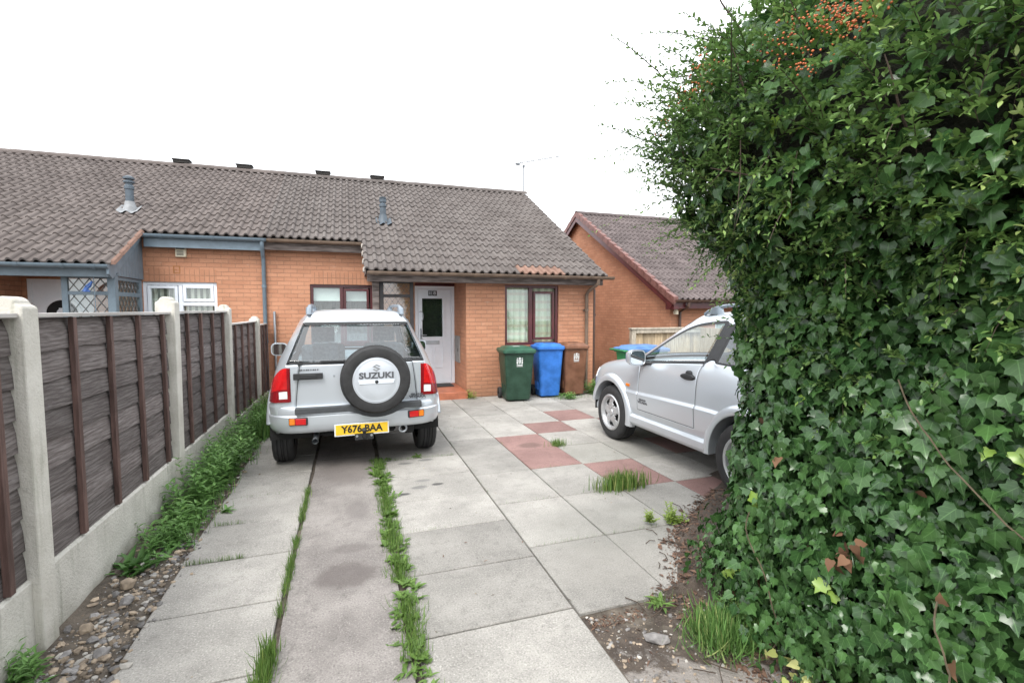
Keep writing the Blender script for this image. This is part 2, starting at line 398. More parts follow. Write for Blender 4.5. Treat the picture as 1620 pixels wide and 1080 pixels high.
def slab(mb, x0, x1, y0, y1, mi=0, gap=.005):
    x0 += gap; x1 -= gap; y0 += gap; y1 -= gap
    z = random.uniform(-.002, .002); tx = random.uniform(-.002, .002); ty = random.uniform(-.002, .002)
    xc, yc = (x0+x1)/2, (y0+y1)/2; c = .006
    P = lambda x, y, dz: (x + random.uniform(-.0015, .0015), y + random.uniform(-.0015, .0015), z + tx*(x-xc) + ty*(y-yc) + dz)
    q = lambda a, dz: [P(x0+a, y0+a, dz), P(x1-a, y0+a, dz), P(x1-a, y1-a, dz), P(x0+a, y1-a, dz)]
    vs = q(0, -.05) + q(0, -.005) + q(c, 0)
    fs = [(8, 9, 10, 11)] + [(i, (i+1) % 4, 4+(i+1) % 4, 4+i) for i in range(4)] + [(4+i, 4+(i+1) % 4, 8+(i+1) % 4, 8+i) for i in range(4)]
    mb.add(vs, fs, mi, random.random())
pv = MB()
yy = [2.95 + .585*k for k in range(-7, 12)]
for a, b in zip(yy, yy[1:]): slab(pv, -1.07 + random.uniform(-.015, .015), -.398, a, min(b, 8.8))
yy = [5.35 + .6*k for k in range(-11, 7)]
for a, b in zip(yy, yy[1:]):
    if b < 8.8: slab(pv, .282, 1.153, a, b)
    else: slab(pv, .282, 1.153, a, 8.72)
xc = [1.155, 1.755, 2.355, 2.955, 3.555, 4.155, 4.755, 5.3]
yr = [2.285, 3.06, 3.84, 4.61, 5.30, 5.94, 6.53, 7.22, 7.9, 8.4, 8.84]
red = {(1, 3), (1, 4), (2, 2), (2, 5), (3, 1), (3, 6), (4, 3), (4, 5), (4, 1), (5, 6)}
for i in range(len(xc)-1):
    for j in range(len(yr)-1):
        if i == 1 and j == 0 and False: continue
        slab(pv, xc[i], xc[i+1], yr[j], yr[j+1], 1 if (i, j) in red else 0, gap=.003 if j in (0,) else .005)
structure(obj('paving', pv, [m_slab, m_slab_red]))
st = MB()
ye = -1.0
while ye < 8.7:
    L = 8.7 if ye > 2 else 5.6 if ye > 0 else 1.2
    n = 24; xa = [-.375 + .012*noise.noise((0, y*3, 5)) for y in np.linspace(ye, L, n)]; xb = [.245 + .016*noise.noise((9, y*3, 5)) for y in np.linspace(ye, L, n)]
    st.grid([[(a, y, -.03), (a+.004, y, .004), (a*.5+b*.5, y, .012), (b-.004, y, .004), (b, y, -.03)] for a, b, y in zip(xa, xb, np.linspace(ye, L-.008, n))]); ye = L
structure(obj('concrete_strip', st, m_strip, smooth=40))

# soil and litter bed beside the hedge
m_soil, t, b, o = nodes('bare_soil')
b.inputs['Roughness'].default_value = .95
tc = nn(t, 'TexCoord').outputs['Object']; n1 = noise_(t, tc, 6, 6, .7); n2 = noise_(t, tc, 55, 5, .7)
c_ = mixcol(t, ramp(t, n1, .3, .7), (.055, .042, .034), (.115, .09, .072))
c_ = mixcol(t, math_(t, 'MULTIPLY', ramp(t, n2, .55, .75), .6), c_, (.22, .19, .165))
sp = nn(t, 'SeparateXYZ'); t.links.new(tc, sp.inputs[0])
f = math_(t, 'ADD', sp.outputs[1], math_(t, 'MULTIPLY', math_(t, 'SUBTRACT', n1, .5), 1.1))
f = math_(t, 'ADD', f, math_(t, 'MULTIPLY', math_(t, 'MAXIMUM', math_(t, 'SUBTRACT', sp.outputs[0], 1.7), 0.0), 1.0))
c_ = mixcol(t, math_(t, 'MULTIPLY', ramp(t, f, 1.88, 1.72), .9), c_, (.33, .30, .275))      # broken pale concrete
t.links.new(c_, b.inputs['Base Color']); bump_(t, b, math_(t, 'ADD', n2, n1), .02)
bx = lambda y: np.interp(y, [2.28, 2.37, 2.63, 2.87, 3.3, 3.7], [1.64, 1.86, 2.08, 2.2, 2.8, 3.4])
def soil_h(x, y):
    k = .014*noise.noise((x*3, y*3, 2)) + .006*noise.noise((x*11, y*11, 2))
    if y > 2.285: return max(-.03, min(.035, (x - bx(y))*.22)) + (k*.6 if x > bx(y) - .1 else -.01)
    return -.016 + k + .03*max(0, min(1, (x-1.75)/.4))
g = MB(); g.grid([[(x, y, soil_h(x, y)) for x in np.linspace(1.16, 4.4, 110)] for y in np.linspace(-1.2, 3.9, 170)])
structure(obj('soil', g, m_soil, smooth=True))
# gravel bed along the fence
def gravel_h(x, y): return .012*noise.noise((x*5, y*5, 0)) + .006 + .03*max(0, min(1, (-1.2-x)/.2)) - .035*max(0, min(1, (x+1.13)/.1))
g = MB(); g.grid([[(x, y, gravel_h(x, y)) for x in np.linspace(-1.46, -1.0, 24)] for y in np.linspace(-.5, 9.8, 240)])
structure(obj('gravel_bed', g, m_dirt, smooth=True))
def stone(mb, p, r, sh):
    bm = bmesh.new(); bmesh.ops.create_icosphere(bm, subdivisions=1, radius=1)
    S = Matrix.Rotation(random.uniform(0, 6.28), 4, 'Z') @ Matrix.Rotation(random.uniform(-.4, .4), 4, 'X') @ Matrix.Diagonal((r*random.uniform(.7, 1.4), r*random.uniform(.6, 1), r*random.uniform(.3, .7), 1))
    k = random.uniform(0, 99)
    vs = [Vector(p) + (S @ (v.co * (1 + .45*noise.noise(v.co*1.3 + Vector((k, k, k)))))) for v in bm.verts]
    mb.add(vs, [[v.index for v in f.verts] for f in bm.faces], random.choice((0, 0, 0, 1, 1, 2)), sh); bm.free()
m_st = [M('stone_buff', (.27, .215, .16), .9, 0, .3, 20, shade=.45), M('stone_grey', (.20, .19, .185), .9, 0, .3, 20, shade=.45), M('stone_pale', (.36, .34, .31), .9, 0, .2, 20, shade=.3)]
mb = MB()
for i in range(5600):
    y = 1.6 + 7.8*random.random()**1.9; x = -1.10 + random.gauss(-.12, .10)
    if x < -1.39: continue
    if x > -1.04 and random.random() < .8: x -= .1
    r = .004 + .022*random.random()**3.2
    stone(mb, (x, y, max(gravel_h(x, y), .0 if x > -1.08 else -1) + r*.25), r, random.random())
for i in range(70):      # grit scattered over the paving
    x, y = random.uniform(-1.0, 2.6), random.uniform(1.8, 7.5); r = .003 + .004*random.random()
    if not (-.45 < x < .32) and (x < 1.15 or y > 2.3): stone(mb, (x, y, .003), r, random.random())
for i in range(1100):
    x = 1.18 + random.random()**1.3*.95; y = random.uniform(1.1, 2.27)
    r = .003 + .012*random.random()**3
    stone(mb, (x, y, soil_h(x, y) + r*.2), r, random.random())
stuff(obj('gravel', mb, m_st))
for i, (x, y, r, lab) in enumerate([(-1.27, 3.32, .055, 'buff flat stone lying in the gravel close beside the concrete gravel board'),
        (-1.22, 3.16, .048, 'grey stone lying in the gravel nearer the paving than the buff stone'),
        (-1.30, 2.92, .042, 'small buff stone close against the foot of the nearest concrete post'),
        (-1.15, 2.70, .048, 'grey rounded stone at the front of the gravel by the paving edge'),
        (1.44, 1.98, .060, 'grey slab fragment lying in the soil between the paving and the grass tuft')]):
    mb = MB(); random.seed(40+i); stone(mb, (0, 0, r*.35), r, .6); mb.m = [(0, 1, 0, 1, 1)[i]]*len(mb.f)
    tag(obj('loose_stone', mb, m_st, None, (x, y, max(gravel_h(x, y), 0) if x < 0 else soil_h(x, y)), bevel=.004), lab, 'stone', 'loose stones')
random.seed(11)

# ------------------------------------------------------------------ house builders
def tile_roof(mb, x0, x1, y0, z0, y1, z1, pitch=.15, gauge=.322, red=None, s_from=0.0):
    L = math.hypot(y1-y0, z1-z0); uy, uz = (y1-y0)/L, (z1-z0)/L; ny, nz = -uz, uy
    def P(x, s, h): return (x, y0 + uy*s + ny*h, z0 + uz*s + nz*h)
    tw = pitch*2; n = int(round((x1-x0)/tw)); tw = (x1-x0)/n
    us = [0, .07, .16, .275, .39, .48, .55, .66, .775, .89]
    def prof(u): return .040*math.sin(math.pi*u/.55)**.8 if u < .55 else -.010*math.sin(math.pi*(u-.55)/.45)
    nc = int(math.ceil((L - s_from)/gauge - .02))
    for c in range(nc):
        s0 = s_from + c*gauge; s1 = min(s0 + gauge + .03, L)
        for k in range(n):
            xa = x0 + k*tw; dj = random.uniform(-.006, .006); hj = random.uniform(0, .004); sk = random.uniform(-.003, .003)
            row = []
            for r in range(2):
                for u in us: row.append((xa + (r+u)*tw/2, prof(u)))
            row.append((xa + tw - .001, prof(0)))
            A = [P(x, s0+dj+sk*(i-10)/10, h-.004) for i, (x, h) in enumerate(row)]; B = [P(x, s0+dj+sk*(i-10)/10, h+.024+hj) for i, (x, h) in enumerate(row)]; C = [P(x, s1, h+.002) for x, h in row]
            mb.grid([A, B, C], 1 if red and red(c, xa) else 0, min(1, max(0, random.gauss(.5, .22))))
    # underlay just below the tiles, thick enough to be an eaves board
    mb.add([P(x0+.03, s_from+.03, -.02), P(x1-.03, s_from+.03, -.02), P(x1-.03, L, -.02), P(x0+.03, L, -.02), P(x0+.03, s_from+.03, -.045), P(x1-.03, s_from+.03, -.045), P(x1-.03, L, -.045), P(x0+.03, L, -.045)],
           [(0,1,2,3),(7,6,5,4),(0,4,5,1),(1,5,6,2),(3,7,4,0)], 2)
def wall_y(mb, x0, x1, z0, z1, y, t=.10, ops=()):
    """brick wall facing -Y with openings (x0,x1,z0,z1)"""
    x = x0
    for (a, b, c, d) in sorted(ops):
        if a > x: mb.box((x, y, z0), (a, y+t, z1))
        if c > z0: mb.box((a, y, z0), (b, y+t, c))
        if d < z1: mb.box((a, y, d), (b, y+t, z1))
        x = b
    if x < x1: mb.box((x, y, z0), (x1, y+t, z1))
def gutter(name, x0, x1, y, z, m, parent, r=.058, clips=()):
    mb = MB(); n = 10
    ring = lambda ro, ri: [(y + ro*math.cos(math.pi + math.pi*i/n), z + ro*math.sin(math.pi + math.pi*i/n)) for i in range(n+1)] + [(y + ri*math.cos(2*math.pi - math.pi*i/n), z + ri*math.sin(2*math.pi - math.pi*i/n)) for i in range(n+1)]
    mb.prism(ring(r, r-.005), 'x', x0, x1)
    for xx in (x0, x1-.006): mb.prism(ring(r-.005, .001), 'x', xx, xx+.006)
    for c in clips: mb.prism(ring(r+.007, r+.001), 'x', c-.025, c+.025)
    return obj(name, mb, m, parent, smooth=50)
def ridge(mb, x0, x1, y, z, r=.115):
    x = x0
    while x < x1 - .05:
        e = min(x + .45, x1) + .02; dz = random.uniform(-.004, .004)
        P = [[(xx, y + rr*math.cos(a), z + dz + rr*.72*math.sin(a)) for a in np.linspace(-.25, math.pi+.25, 11)] for xx, rr in ((x, r-.02), (x, r), (e-.012, r-.004), (e-.012, r-.024))]
        mb.grid(P, 0, random.random()); x = e - .02
def window(parent, x0, x1, z0, z1, y, mf, fixed, sashes, bars=(), hbars=(), fw=.055, name='window', sill=True, glass=m_glass):
    """frame set 35 mm back in the wall; fixed / sashes are pane rectangles"""
    mb = MB(); ya, yb = y+.035, y+.10
    mb.box((x0, ya, z0), (x0+fw, yb, z1)); mb.box((x1-fw, ya, z0), (x1, yb, z1))
    mb.box((x0+fw, ya, z1-fw), (x1-fw, yb, z1)); mb.box((x0+fw, ya, z0), (x1-fw, yb, z0+fw))
    for a, b in bars: mb.box((a, ya, z0+fw), (b, yb, z1-fw))
    for a, b, c, d in hbars: mb.box((a, ya, c), (b, yb, d))
    f = obj(name, mb, mf, parent, bevel=.005)
    for (a, b, c, d) in sashes:
        s = MB(); k = .045
        s.box((a-k, ya-.018, c-k), (a, yb-.01, d+k)); s.box((b, ya-.018, c-k), (b+k, yb-.01, d+k)); s.box((a, ya-.018, d), (b, yb-.01, d+k)); s.box((a, ya-.018, c-k), (b, yb-.01, c))
        obj('sash', s, mf, f, bevel=.005)
    for (a, b, c, d) in list(fixed) + list(sashes):
        p = MB(); p.box((a-.01, ya+.03, c-.01), (b+.01, ya+.036, d+.01)); obj('pane', p, glass, f)
    if sill:
        s = MB(); s.prism([(y-.045, z0-.045), (y+.10, z0-.045), (y+.10, z0-.002), (y-.02, z0-.012), (y-.045, z0-.022)], 'x', x0-.03, x1+.03); obj('sill', s, mf, f, bevel=.004)
    return f
def curtain(parent, x0, x1, z0, z1, y, m, amp=.02, wl=.09, name='curtain'):
    n = int((x1-x0)/wl*8)+2; mb = MB()
    mb.grid([[(x, y + amp*math.sin((x-x0)/wl*2*math.pi + .6*math.sin(x*9)), z) for x in np.linspace(x0, x1, n)] for z in (z0, z1)])
    return obj(name, mb, m, parent, smooth=True)
def leaded(mb, horiz, a0, a1, z0, z1, c, step=.085, r=.0045, slope=1.45):
    """diamond leading over a pane in the plane horiz=const c"""
    H = z1 - z0
    for s in (1, -1):
        k = -int(H/slope/step) - 2
        while True:
            o = a0 + k*step; k += 1
            if o > a1 + H/slope + step: break
            # line: a = o + s*(z-z0)/slope
            pts = []
            for zc in np.linspace(0, H, 40):
                a = o + s*zc/slope
                if a0 <= a <= a1: pts.append((a, z0+zc))
            if len(pts) > 1:
                p, q = pts[0], pts[-1]
                f = (lambda u: (u[0], c, u[1])) if horiz == 'y' else (lambda u: (c, u[0], u[1]))
                mb.tube([f(p), f(q)], r, 4, cap=False)
def flue(parent, x, y, z, top, m, mflash, kind, tilt=0):
    """gas flue terminal standing on the roof slope: flashing, pipe, cowl"""
    sl = .556; mb = MB(); h = top - z
    mb.lathe([(.001, z-.25), (.062, z-.25), (.062, z+h*.62), (.075, z+h*.62), (.075, z+h*.70), (.055, z+h*.74), (.055, z+h*.80)] +
             ([(.082, z+h*.80), (.082, z+h*.845), (.05, z+h*.86), (.05, z+h*.90), (.085, z+h*.90), (.085, z+h*.95), (.03, z+h)] if kind == 0 else [(.072, z+h*.80), (.072, z+h*.92), (.04, z+h*.92), (.04, z+h*.95), (.070, z+h*.95), (.070, z+h*.985), (.02, z+h)]) + [(.001, z+h)], 'z', (x, y, 0), 18)
    f = obj('flue_pipe', mb, m, parent, smooth=35)
    mb = MB(); P = lambda dx, dy, dh: (x+dx, y+dy, z + dy*sl + dh)
    mb.grid([[P(dx, dy, .062 + .02*math.cos(dx*40)) for dx in np.linspace(-.15, .16, 14)] for dy in (-.19, -.08, .08)])
    mb.lathe([(.13, z-.02), (.085, z+.10), (.072, z+.17), (.062, z+.17)], 'z', (x, y, 0), 18)
    obj('flashing', mb, mflash, f, smooth=35)

SL = .556                                   # roof slope (rise over run)
RIDGE = (13.25, 4.95)
def roof_z(y): return 2.31 + SL*(y-8.50)
m_curt_stripe, t, b, o = nodes('striped_blind'); tc = nn(t, 'TexCoord').outputs['Object']
wv = nn(t, 'TexWave'); wv.inputs['Scale'].default_value = 3.4; wv.inputs['Distortion'].default_value = 0.6; t.links.new(tc, wv.inputs[0])
t.links.new(mixcol(t, ramp(t, wv.outputs['Fac'], .35, .6), (.20, .19, .15), (.66, .62, .53)), b.inputs['Base Color'])
m_curt_check, t, b, o = nodes('checked_curtain'); tc = nn(t, 'TexCoord').outputs['Object']; sp = nn(t, 'SeparateXYZ'); t.links.new(tc, sp.inputs[0])
sx = math_(t, 'ABSOLUTE', math_(t, 'SINE', math_(t, 'MULTIPLY', sp.outputs[0], 24.0))); sz = math_(t, 'ABSOLUTE', math_(t, 'SINE', math_(t, 'MULTIPLY', sp.outputs[2], 20.0)))
c_ = mixcol(t, math_(t, 'MULTIPLY', ramp(t, sx, .72, .9), .6), (.63, .66, .50), (.40, .46, .30)); c_ = mixcol(t, math_(t, 'MULTIPLY', ramp(t, sz, .75, .92), .5), c_, (.56, .42, .30))
t.links.new(c_, b.inputs['Base Color']); b.inputs['Roughness'].default_value = .95
m_blind = M('roller_blind', (.74, .78, .76), .9, 0, .04)
m_dkcurt = M('dark_curtain', (.12, .10, .085), .95, 0, .35, 30, stretch=(6, 6, .3))

# ------------------------------------------------------------------ brown trimmed bungalow
H = thing('brick_bungalow', 'orange brick bungalow with brown window frames, weathered porch beam and white front door', 'house', (0, 0, 0))
mb = MB()
wall_y(mb, -1.43, 2.07, -.1, 2.92, 9.85, .10, [(-.69, .45, .95, 2.13), (1.25, 2.06, .125, 2.13)])
wall_y(mb, 2.07, 4.72, -.1, 2.16, 8.85, .10, [(2.83, 3.95, .96, 2.13)])
mb.box((2.07, 8.95, -.1), (2.17, 9.85, 2.30)); mb.box((2.07, 9.05, 2.30), (2.17, 9.95, 2.50))
mb.prism([(8.95, -.1), (17.55, -.1), (17.55, 2.36), (13.25, 4.83), (8.95, 2.42)], 'x', 4.62, 4.72)
mb.box((-1.43, 17.45, -.1), (4.62, 17.55, 2.4))
obj('brick_wall', mb, m_brick, H)
mb = MB(); mb.box((-.66, 9.847, 2.13), (.42, 9.90, 2.355)); obj('lintel_course', mb, m_brick_v, H)
mb = MB()
red_t = lambda c, x: c == 0 and 2.85 < x < 3.70
tile_roof(mb, .25, 4.85, 8.50, 2.31, *RIDGE, red=red_t)
tile_roof(mb, -1.43, .25, 8.50, 2.31, *RIDGE, s_from=.322*4)
mb.add([(-1.43, 13.25, 4.95), (4.85, 13.25, 4.95), (4.85, 18.0, 2.31), (-1.43, 18.0, 2.31)], [(0, 1, 2, 3)], 0)
rf = obj('tiled_roof', mb, [m_tile, m_tile_red, m_felt], H, fixn=False)
mb = MB(); ridge(mb, -1.43, 4.86, 13.25, 4.95); obj('ridge_tiles', mb, m_tile, rf, smooth=50, fixn=False)
mb = MB()
for a in np.linspace(8.5, 9.7, 5)[:-1]:
    mb.box((.235, a, roof_z(a)-.02), (.262, a+.28, roof_z(a)+.055), T=None)
obj('verge_mortar', mb, m_mortar, rf, bevel=.008)
for i, x in enumerate((-.55, .76)):
    mb = MB(); mb.box((x-.16, 13.15, 5.015), (x+.16, 13.35, 5.075), 0); mb.box((x-.18, 13.13, 5.075), (x+.18, 13.37, 5.10), 0); obj('ridge_vent', mb, m_felt, rf, bevel=.008)
flue(H, .71, 10.58, 3.46, 3.99, m_bluegrey_flue, m_bluegrey_flue, 1)
gutter('gutter', .30, 4.95, 8.45, 2.295, m_browngutter, H, clips=(.45, 1.25, 2.15, 2.95, 3.9, 4.7))
gutter('gutter', -1.36, .24, 9.60, 2.905, m_browngutter, H, clips=(-1.3, -.5, .1))
mb = MB(); mb.box((-1.43, 9.66, 2.72), (.25, 9.69, 2.88)); mb.box((-1.43, 9.69, 2.74), (.25, 9.845, 2.755)); obj('fascia', mb, m_rawtimber, H, bevel=.003)
mb = MB(); mb.box((.30, 8.60, 2.135), (4.80, 8.68, 2.265)); mb.box((.30, 8.68, 2.165), (4.72, 8.845, 2.18)); mb.box((4.55, 8.68, 2.14), (4.80, 8.84, 2.163)); mb.box((.40, 8.68, 2.19), (.5, 9.84, 2.33))
mb.prism([(8.63, 2.29), (9.84, 2.29), (9.84, 2.93)], 'x', .29, .315)
obj('porch_beam', mb, m_rawtimber, H, bevel=.006)
mb = MB(); mb.box((.39, 8.79, 0), (.50, 8.90, 2.165)); obj('porch_post', mb, m_rawtimber, H, bevel=.006)
mb = MB(); mb.add([(.32, 8.86, 2.30), (4.7, 8.86, 2.30), (4.7, 9.84, 2.36), (.32, 9.84, 2.36)], [(0, 1, 2, 3)]); obj('porch_ceiling', mb, m_rawtimber, H)
# glazed screen beside the porch post
mb = MB()
for a, b in ((.505, .58), (1.035, 1.10)): mb.box((a, 8.82, 0), (b, 8.87, 2.165))
for a, b in ((1.87, 1.925), (.95, 1.0), (0.02, .12), (2.12, 2.165)): mb.box((.58, 8.82, a), (1.035, 8.87, b))
sc = obj('porch_screen', mb, m_darkframe, H, bevel=.004)
for a, b in ((1.925, 2.12), (1.0, 1.87), (.12, .95)):
    p = MB(); p.box((.575, 8.843, a-.005), (1.04, 8.848, b+.005)); obj('pane', p, m_glass, sc)
    p = MB(); leaded(p, 'y', .58, 1.035, a, b, 8.838, .10, .0035); obj('leading', p, m_lead, sc)
mb = MB(); mb.box((.40, 8.72, -.04), (2.068, 9.90, .13)); obj('porch_step', mb, m_quarry, H, bevel=.012)
# front door
mb = MB()
mb.box((1.25, 9.87, .13), (1.315, 9.95, 2.13)); mb.box((1.995, 9.87, .13), (2.06, 9.95, 2.13)); mb.box((1.315, 9.87, 2.07), (1.995, 9.95, 2.13)); mb.box((1.315, 9.86, .13), (1.995, 9.95, .165))
df = obj('door_frame', mb, m_upvc_white, H, bevel=.006)
mb = MB()
gx0, gx1, gz0, gz1 = 1.40, 1.815, 1.10, 1.88
mb.box((1.32, 9.885, .17), (gx0, 9.94, 2.065)); mb.box((gx1, 9.885, .17), (1.99, 9.94, 2.065)); mb.box((gx0, 9.885, gz1), (gx1, 9.94, 2.065)); mb.box((gx0, 9.885, .17), (gx1, 9.94, gz0))
for a, b in ((gx0-.04, gx0), (gx1, gx1+.04)): mb.box((a, 9.868, gz0-.04), (b, 9.885, gz1+.04))
for a, b in ((gz0-.04, gz0), (gz1, gz1+.04)): mb.box((gx0, 9.868, a), (gx1, 9.885, b))
for a in (1.42, 1.64):
    for q in (((a, .46), (a+.015, .90)), ((a+.165, .46), (a+.18, .90))): mb.box((q[0][0], 9.874, q[0][1]), (q[1][0], 9.885, q[1][1]))
    for q in (((a+.015, .885), (a+.165, .90)), ((a+.015, .46), (a+.165, .475))): mb.box((q[0][0], 9.874, q[0][1]), (q[1][0], 9.885, q[1][1]))
dr = obj('front_door', mb, m_upvc_white, H, bevel=.004)
p = MB(); p.box((gx0, 9.90, gz0), (gx1, 9.906, gz1)); obj('pane', p, m_glass, dr)
p = MB(); p.box((gx0-.02, 9.965, gz0-.05), (gx1+.02, 9.975, gz1+.05)); obj('dark_backing', p, m_dark, dr)  # near-black sheet added behind the pane, paints the room's darkness
p = MB(); p.box((1.465, 9.872, .945), (1.745, 9.885, 1.02)); p.box((1.485, 9.868, .96), (1.725, 9.872, 1.005)); obj('letter_plate', p, m_steel, dr, bevel=.003)
p = MB(); p.box((1.355, 9.868, 1.05), (1.385, 9.885, 1.27)); p.tube([(1.37, 9.868, 1.14), (1.37, 9.83, 1.14), (1.48, 9.825, 1.14)], .009, 8); obj('handle', p, m_steel, dr, bevel=.002)
p = MB(); p.tube([(1.37 + .045*math.cos(a), 9.862, 1.52 + .10*math.sin(a)) for a in np.linspace(-1.2, 2.2, 12)], .009, 8); obj('door_knocker', p, m_steel, dr)
p = MB(); p.box((1.525, 9.868, 1.935), (1.60, 9.884, 2.035)); p.box((1.607, 9.868, 1.935), (1.70, 9.884, 2.035)); nb = obj('number_plate', p, m_black, dr)
text('house_number', '1', .095, m_upvc_white, nb, frame_m((1.545, 9.867, 1.985), (1, 0, 0), (0, 0, 1)), 1.0, .001); text('house_number', '1', .095, m_upvc_white, nb, frame_m((1.58, 9.867, 1.985), (1, 0, 0), (0, 0, 1)), 1.0, .001)
text('house_number', '8', .095, m_upvc_white, nb, frame_m((1.653, 9.867, 1.985), (1, 0, 0), (0, 0, 1)), 1.15, .001)
p = MB(); p.box((1.26, 9.846, 2.132), (2.06, 9.90, 2.19)); obj('door_head', p, m_upvc_brown, H)
m_meter = M('grey_meter_box', (.24, .235, .225), .6, 0, .12, 8)
p = MB(); p.box((2.045, 9.38, .60), (2.068, 9.78, 1.13)); p.box((2.040, 9.41, .63), (2.045, 9.75, 1.10)); mm = obj('meter_box', p, m_meter, H, bevel=.004)
p = MB(); p.box((2.036, 9.45, .82), (2.040, 9.49, .88)); obj('latch', p, m_black, mm)
# windows
wn = window(H, -.69, .45, .95, 2.13, 9.85, m_upvc_brown, [(-.63, -.17, 1.02, 2.05)], [(-.05, .325, 1.05, 2.01)], bars=((-.165, -.10),))
p = MB(); p.box((-.64, 10.0, 1.82), (-.16, 10.01, 2.10)); p.box((-.08, 10.0, 1.82), (.36, 10.01, 2.10)); obj('roller_blind', p, m_blind, wn)
curtain(wn, -.7, .46, .9, 2.1, 10.12, m_dkcurt, .015, .11)
wn = window(H, 2.83, 3.95, .96, 2.13, 8.85, m_upvc_brown, [(2.875, 3.325, 1.055, 2.03)], [(3.465, 3.82, 1.11, 1.965)], bars=((3.33, 3.41),))
curtain(wn, 2.82, 3.96, .92, 2.12, 9.02, m_curt_check, .014, .12)
# downpipes
p = MB(); p.tube([(4.62, 8.45, 2.25), (4.62, 8.46, 2.16), (4.56, 8.76, 2.02), (4.545, 8.80, 1.96), (4.545, 8.80, .10), (4.545, 8.77, .05)], .034, 12)
for z in (1.62, .85): p.tube([(4.545, 8.80, z), (4.545, 8.80, z+.05)], .042, 12); p.box((4.485, 8.82, z+.01), (4.605, 8.848, z+.04))
obj('downpipe', p, m_browngutter, H, smooth=40)
p = MB(); p.tube([(4.80, 8.98, 2.08), (4.80, 8.98, -.05)], .036, 12); p.tube([(4.80, 8.98, 1.52), (4.80, 8.98, 1.57)], .046, 12); p.box((4.72, 8.96, 1.53), (4.80, 9.0, 1.56)); obj('soil_pipe', p, m_brownplastic, H, smooth=40)
p = MB(); p.box((4.722, 9.03, 1.02), (4.80, 9.32, 1.55)); obj('wall_box', p, m_black, H, bevel=.006)
p = MB(); p.tube([(-1.30, 9.80, -.02), (-1.30, 9.80, 1.62)], .022, 10); obj('waste_pipe', p, m_steel, H, smooth=40)
# doormat and aerial
p = MB(); p.box((-.33, -.2, 0), (.33, .2, .016)); tag(obj('doormat', p, m_rubber, None, (1.62, 9.62, .131), bevel=.004), 'black rubber doormat on the red tiled step below the white door', 'doormat')
A = thing('television_aerial', 'thin grey television aerial on a mast above the end of the ridge', 'aerial', (4.80, 13.25, 4.9))
m_al = M('dull_aluminium', (.13, .14, .15), .4, .3, .05)
p = MB(); p.tube([(0, 0, -.05), (0, 0, .86)], .015, 6); obj('mast', p, m_al, A)
p = MB(); d = Vector((.96, .0, .24)).normalized(); s0 = Vector((-.28, 0, .87))
p.tube([s0, s0 + d*1.45], .011, 6)
for k in range(12): q = s0 + d*(.16 + .115*k); p.tube([q + Vector((0, -.15, 0)), q + Vector((0, .15, 0))], .004, 4)
p.tube([s0 + Vector((.06, -.2, -.12)), s0 + Vector((.06, -.2, .14))], .006, 4); p.box((s0.x+.06, -.03, .845), (s0.x+.16, .03, .905)); p.box((-.03, -.03, .80), (.03, .03, .86))
obj('boom', p, m_al, A)

# ------------------------------------------------------------------ blue trimmed bungalow (the other half of the terrace)
B = thing('brick_bungalow', 'orange brick bungalow with blue grey porch, gutter and downpipe, half hidden by the panel fence', 'house', (0, 0, 0))
mb = MB()
wall_y(mb, -4.95, -1.432, -.1, 2.92, 9.85, .10, [(-4.90, -4.02, .12, 2.15), (-3.335, -2.22, .95, 2.13)])
wall_y(mb, -7.9, -4.95, -.1, 2.16, 8.85, .10, [(-6.6, -5.5, .96, 2.13)])
mb.box((-5.05, 8.95, -.1), (-4.95, 9.85, 2.30)); mb.box((-7.9, 8.95, -.1), (-7.8, 17.5, 2.4)); mb.box((-7.8, 17.45, -.1), (-1.432, 17.55, 2.4))
obj('brick_wall', mb, m_brick, B)
mb = MB(); mb.box((-3.335, 9.846, 2.13), (-2.22, 9.90, 2.355)); obj('lintel_course', mb, m_brick_v, B)
mb = MB(); xs = -3.23
tile_roof(mb, -8.03, xs, 8.50, 2.31, *RIDGE); tile_roof(mb, xs, -1.43, 8.50, 2.31, *RIDGE, s_from=.322*4)
mb.add([(-8.03, 13.25, 4.95), (-1.43, 13.25, 4.95), (-1.43, 18.0, 2.31), (-8.03, 18.0, 2.31)], [(0, 1, 2, 3)], 0)
m_tile_b = M('roof_tile_browner', (.119, .101, .094), .9, 0, .10, 2.2, .002, 120, c2=(.142, .122, .114), spec=.2, shade=.09)
rf = obj('tiled_roof', mb, [m_tile_b, m_tile_red, m_felt], B, fixn=False)
mb = MB(); ridge(mb, -8.03, -1.43, 13.25, 4.95); obj('ridge_tiles', mb, m_tile_b, rf, smooth=50, fixn=False)
for x in (-3.59, -2.30):
    mb = MB(); mb.box((x-.16, 13.15, 5.015), (x+.16, 13.35, 5.075), 0); mb.box((x-.18, 13.13, 5.075), (x+.18, 13.37, 5.10), 0); obj('ridge_vent', mb, m_felt, rf, bevel=.008)
mb = MB()
for a in np.linspace(8.48, 9.64, 5)[:-1]: 
    P = lambda x, y, h: (x, y, roof_z(y)+h)
    mb.add([P(xs-.005, a, .0), P(xs+.05, a, -.005), P(xs+.05, a+.27, -.005), P(xs-.005, a+.27, 0), P(xs-.005, a, .065), P(xs+.03, a, .045), P(xs+.03, a+.27, .03), P(xs-.005, a+.27, .05)], [(0,3,2,1),(4,5,6,7),(0,1,5,4),(1,2,6,5),(2,3,7,6),(3,0,4,7)])
obj('verge_mortar', mb, m_tile_red, rf, bevel=.006)
flue(B, -3.66, 10.46, 3.40, 4.02, m_bluegrey_flue, m_leadsheet, 0)
gutter('gutter', -8.0, -3.25, 8.45, 2.295, m_bluepaint, B, clips=(-4.28, -3.78, -3.42))
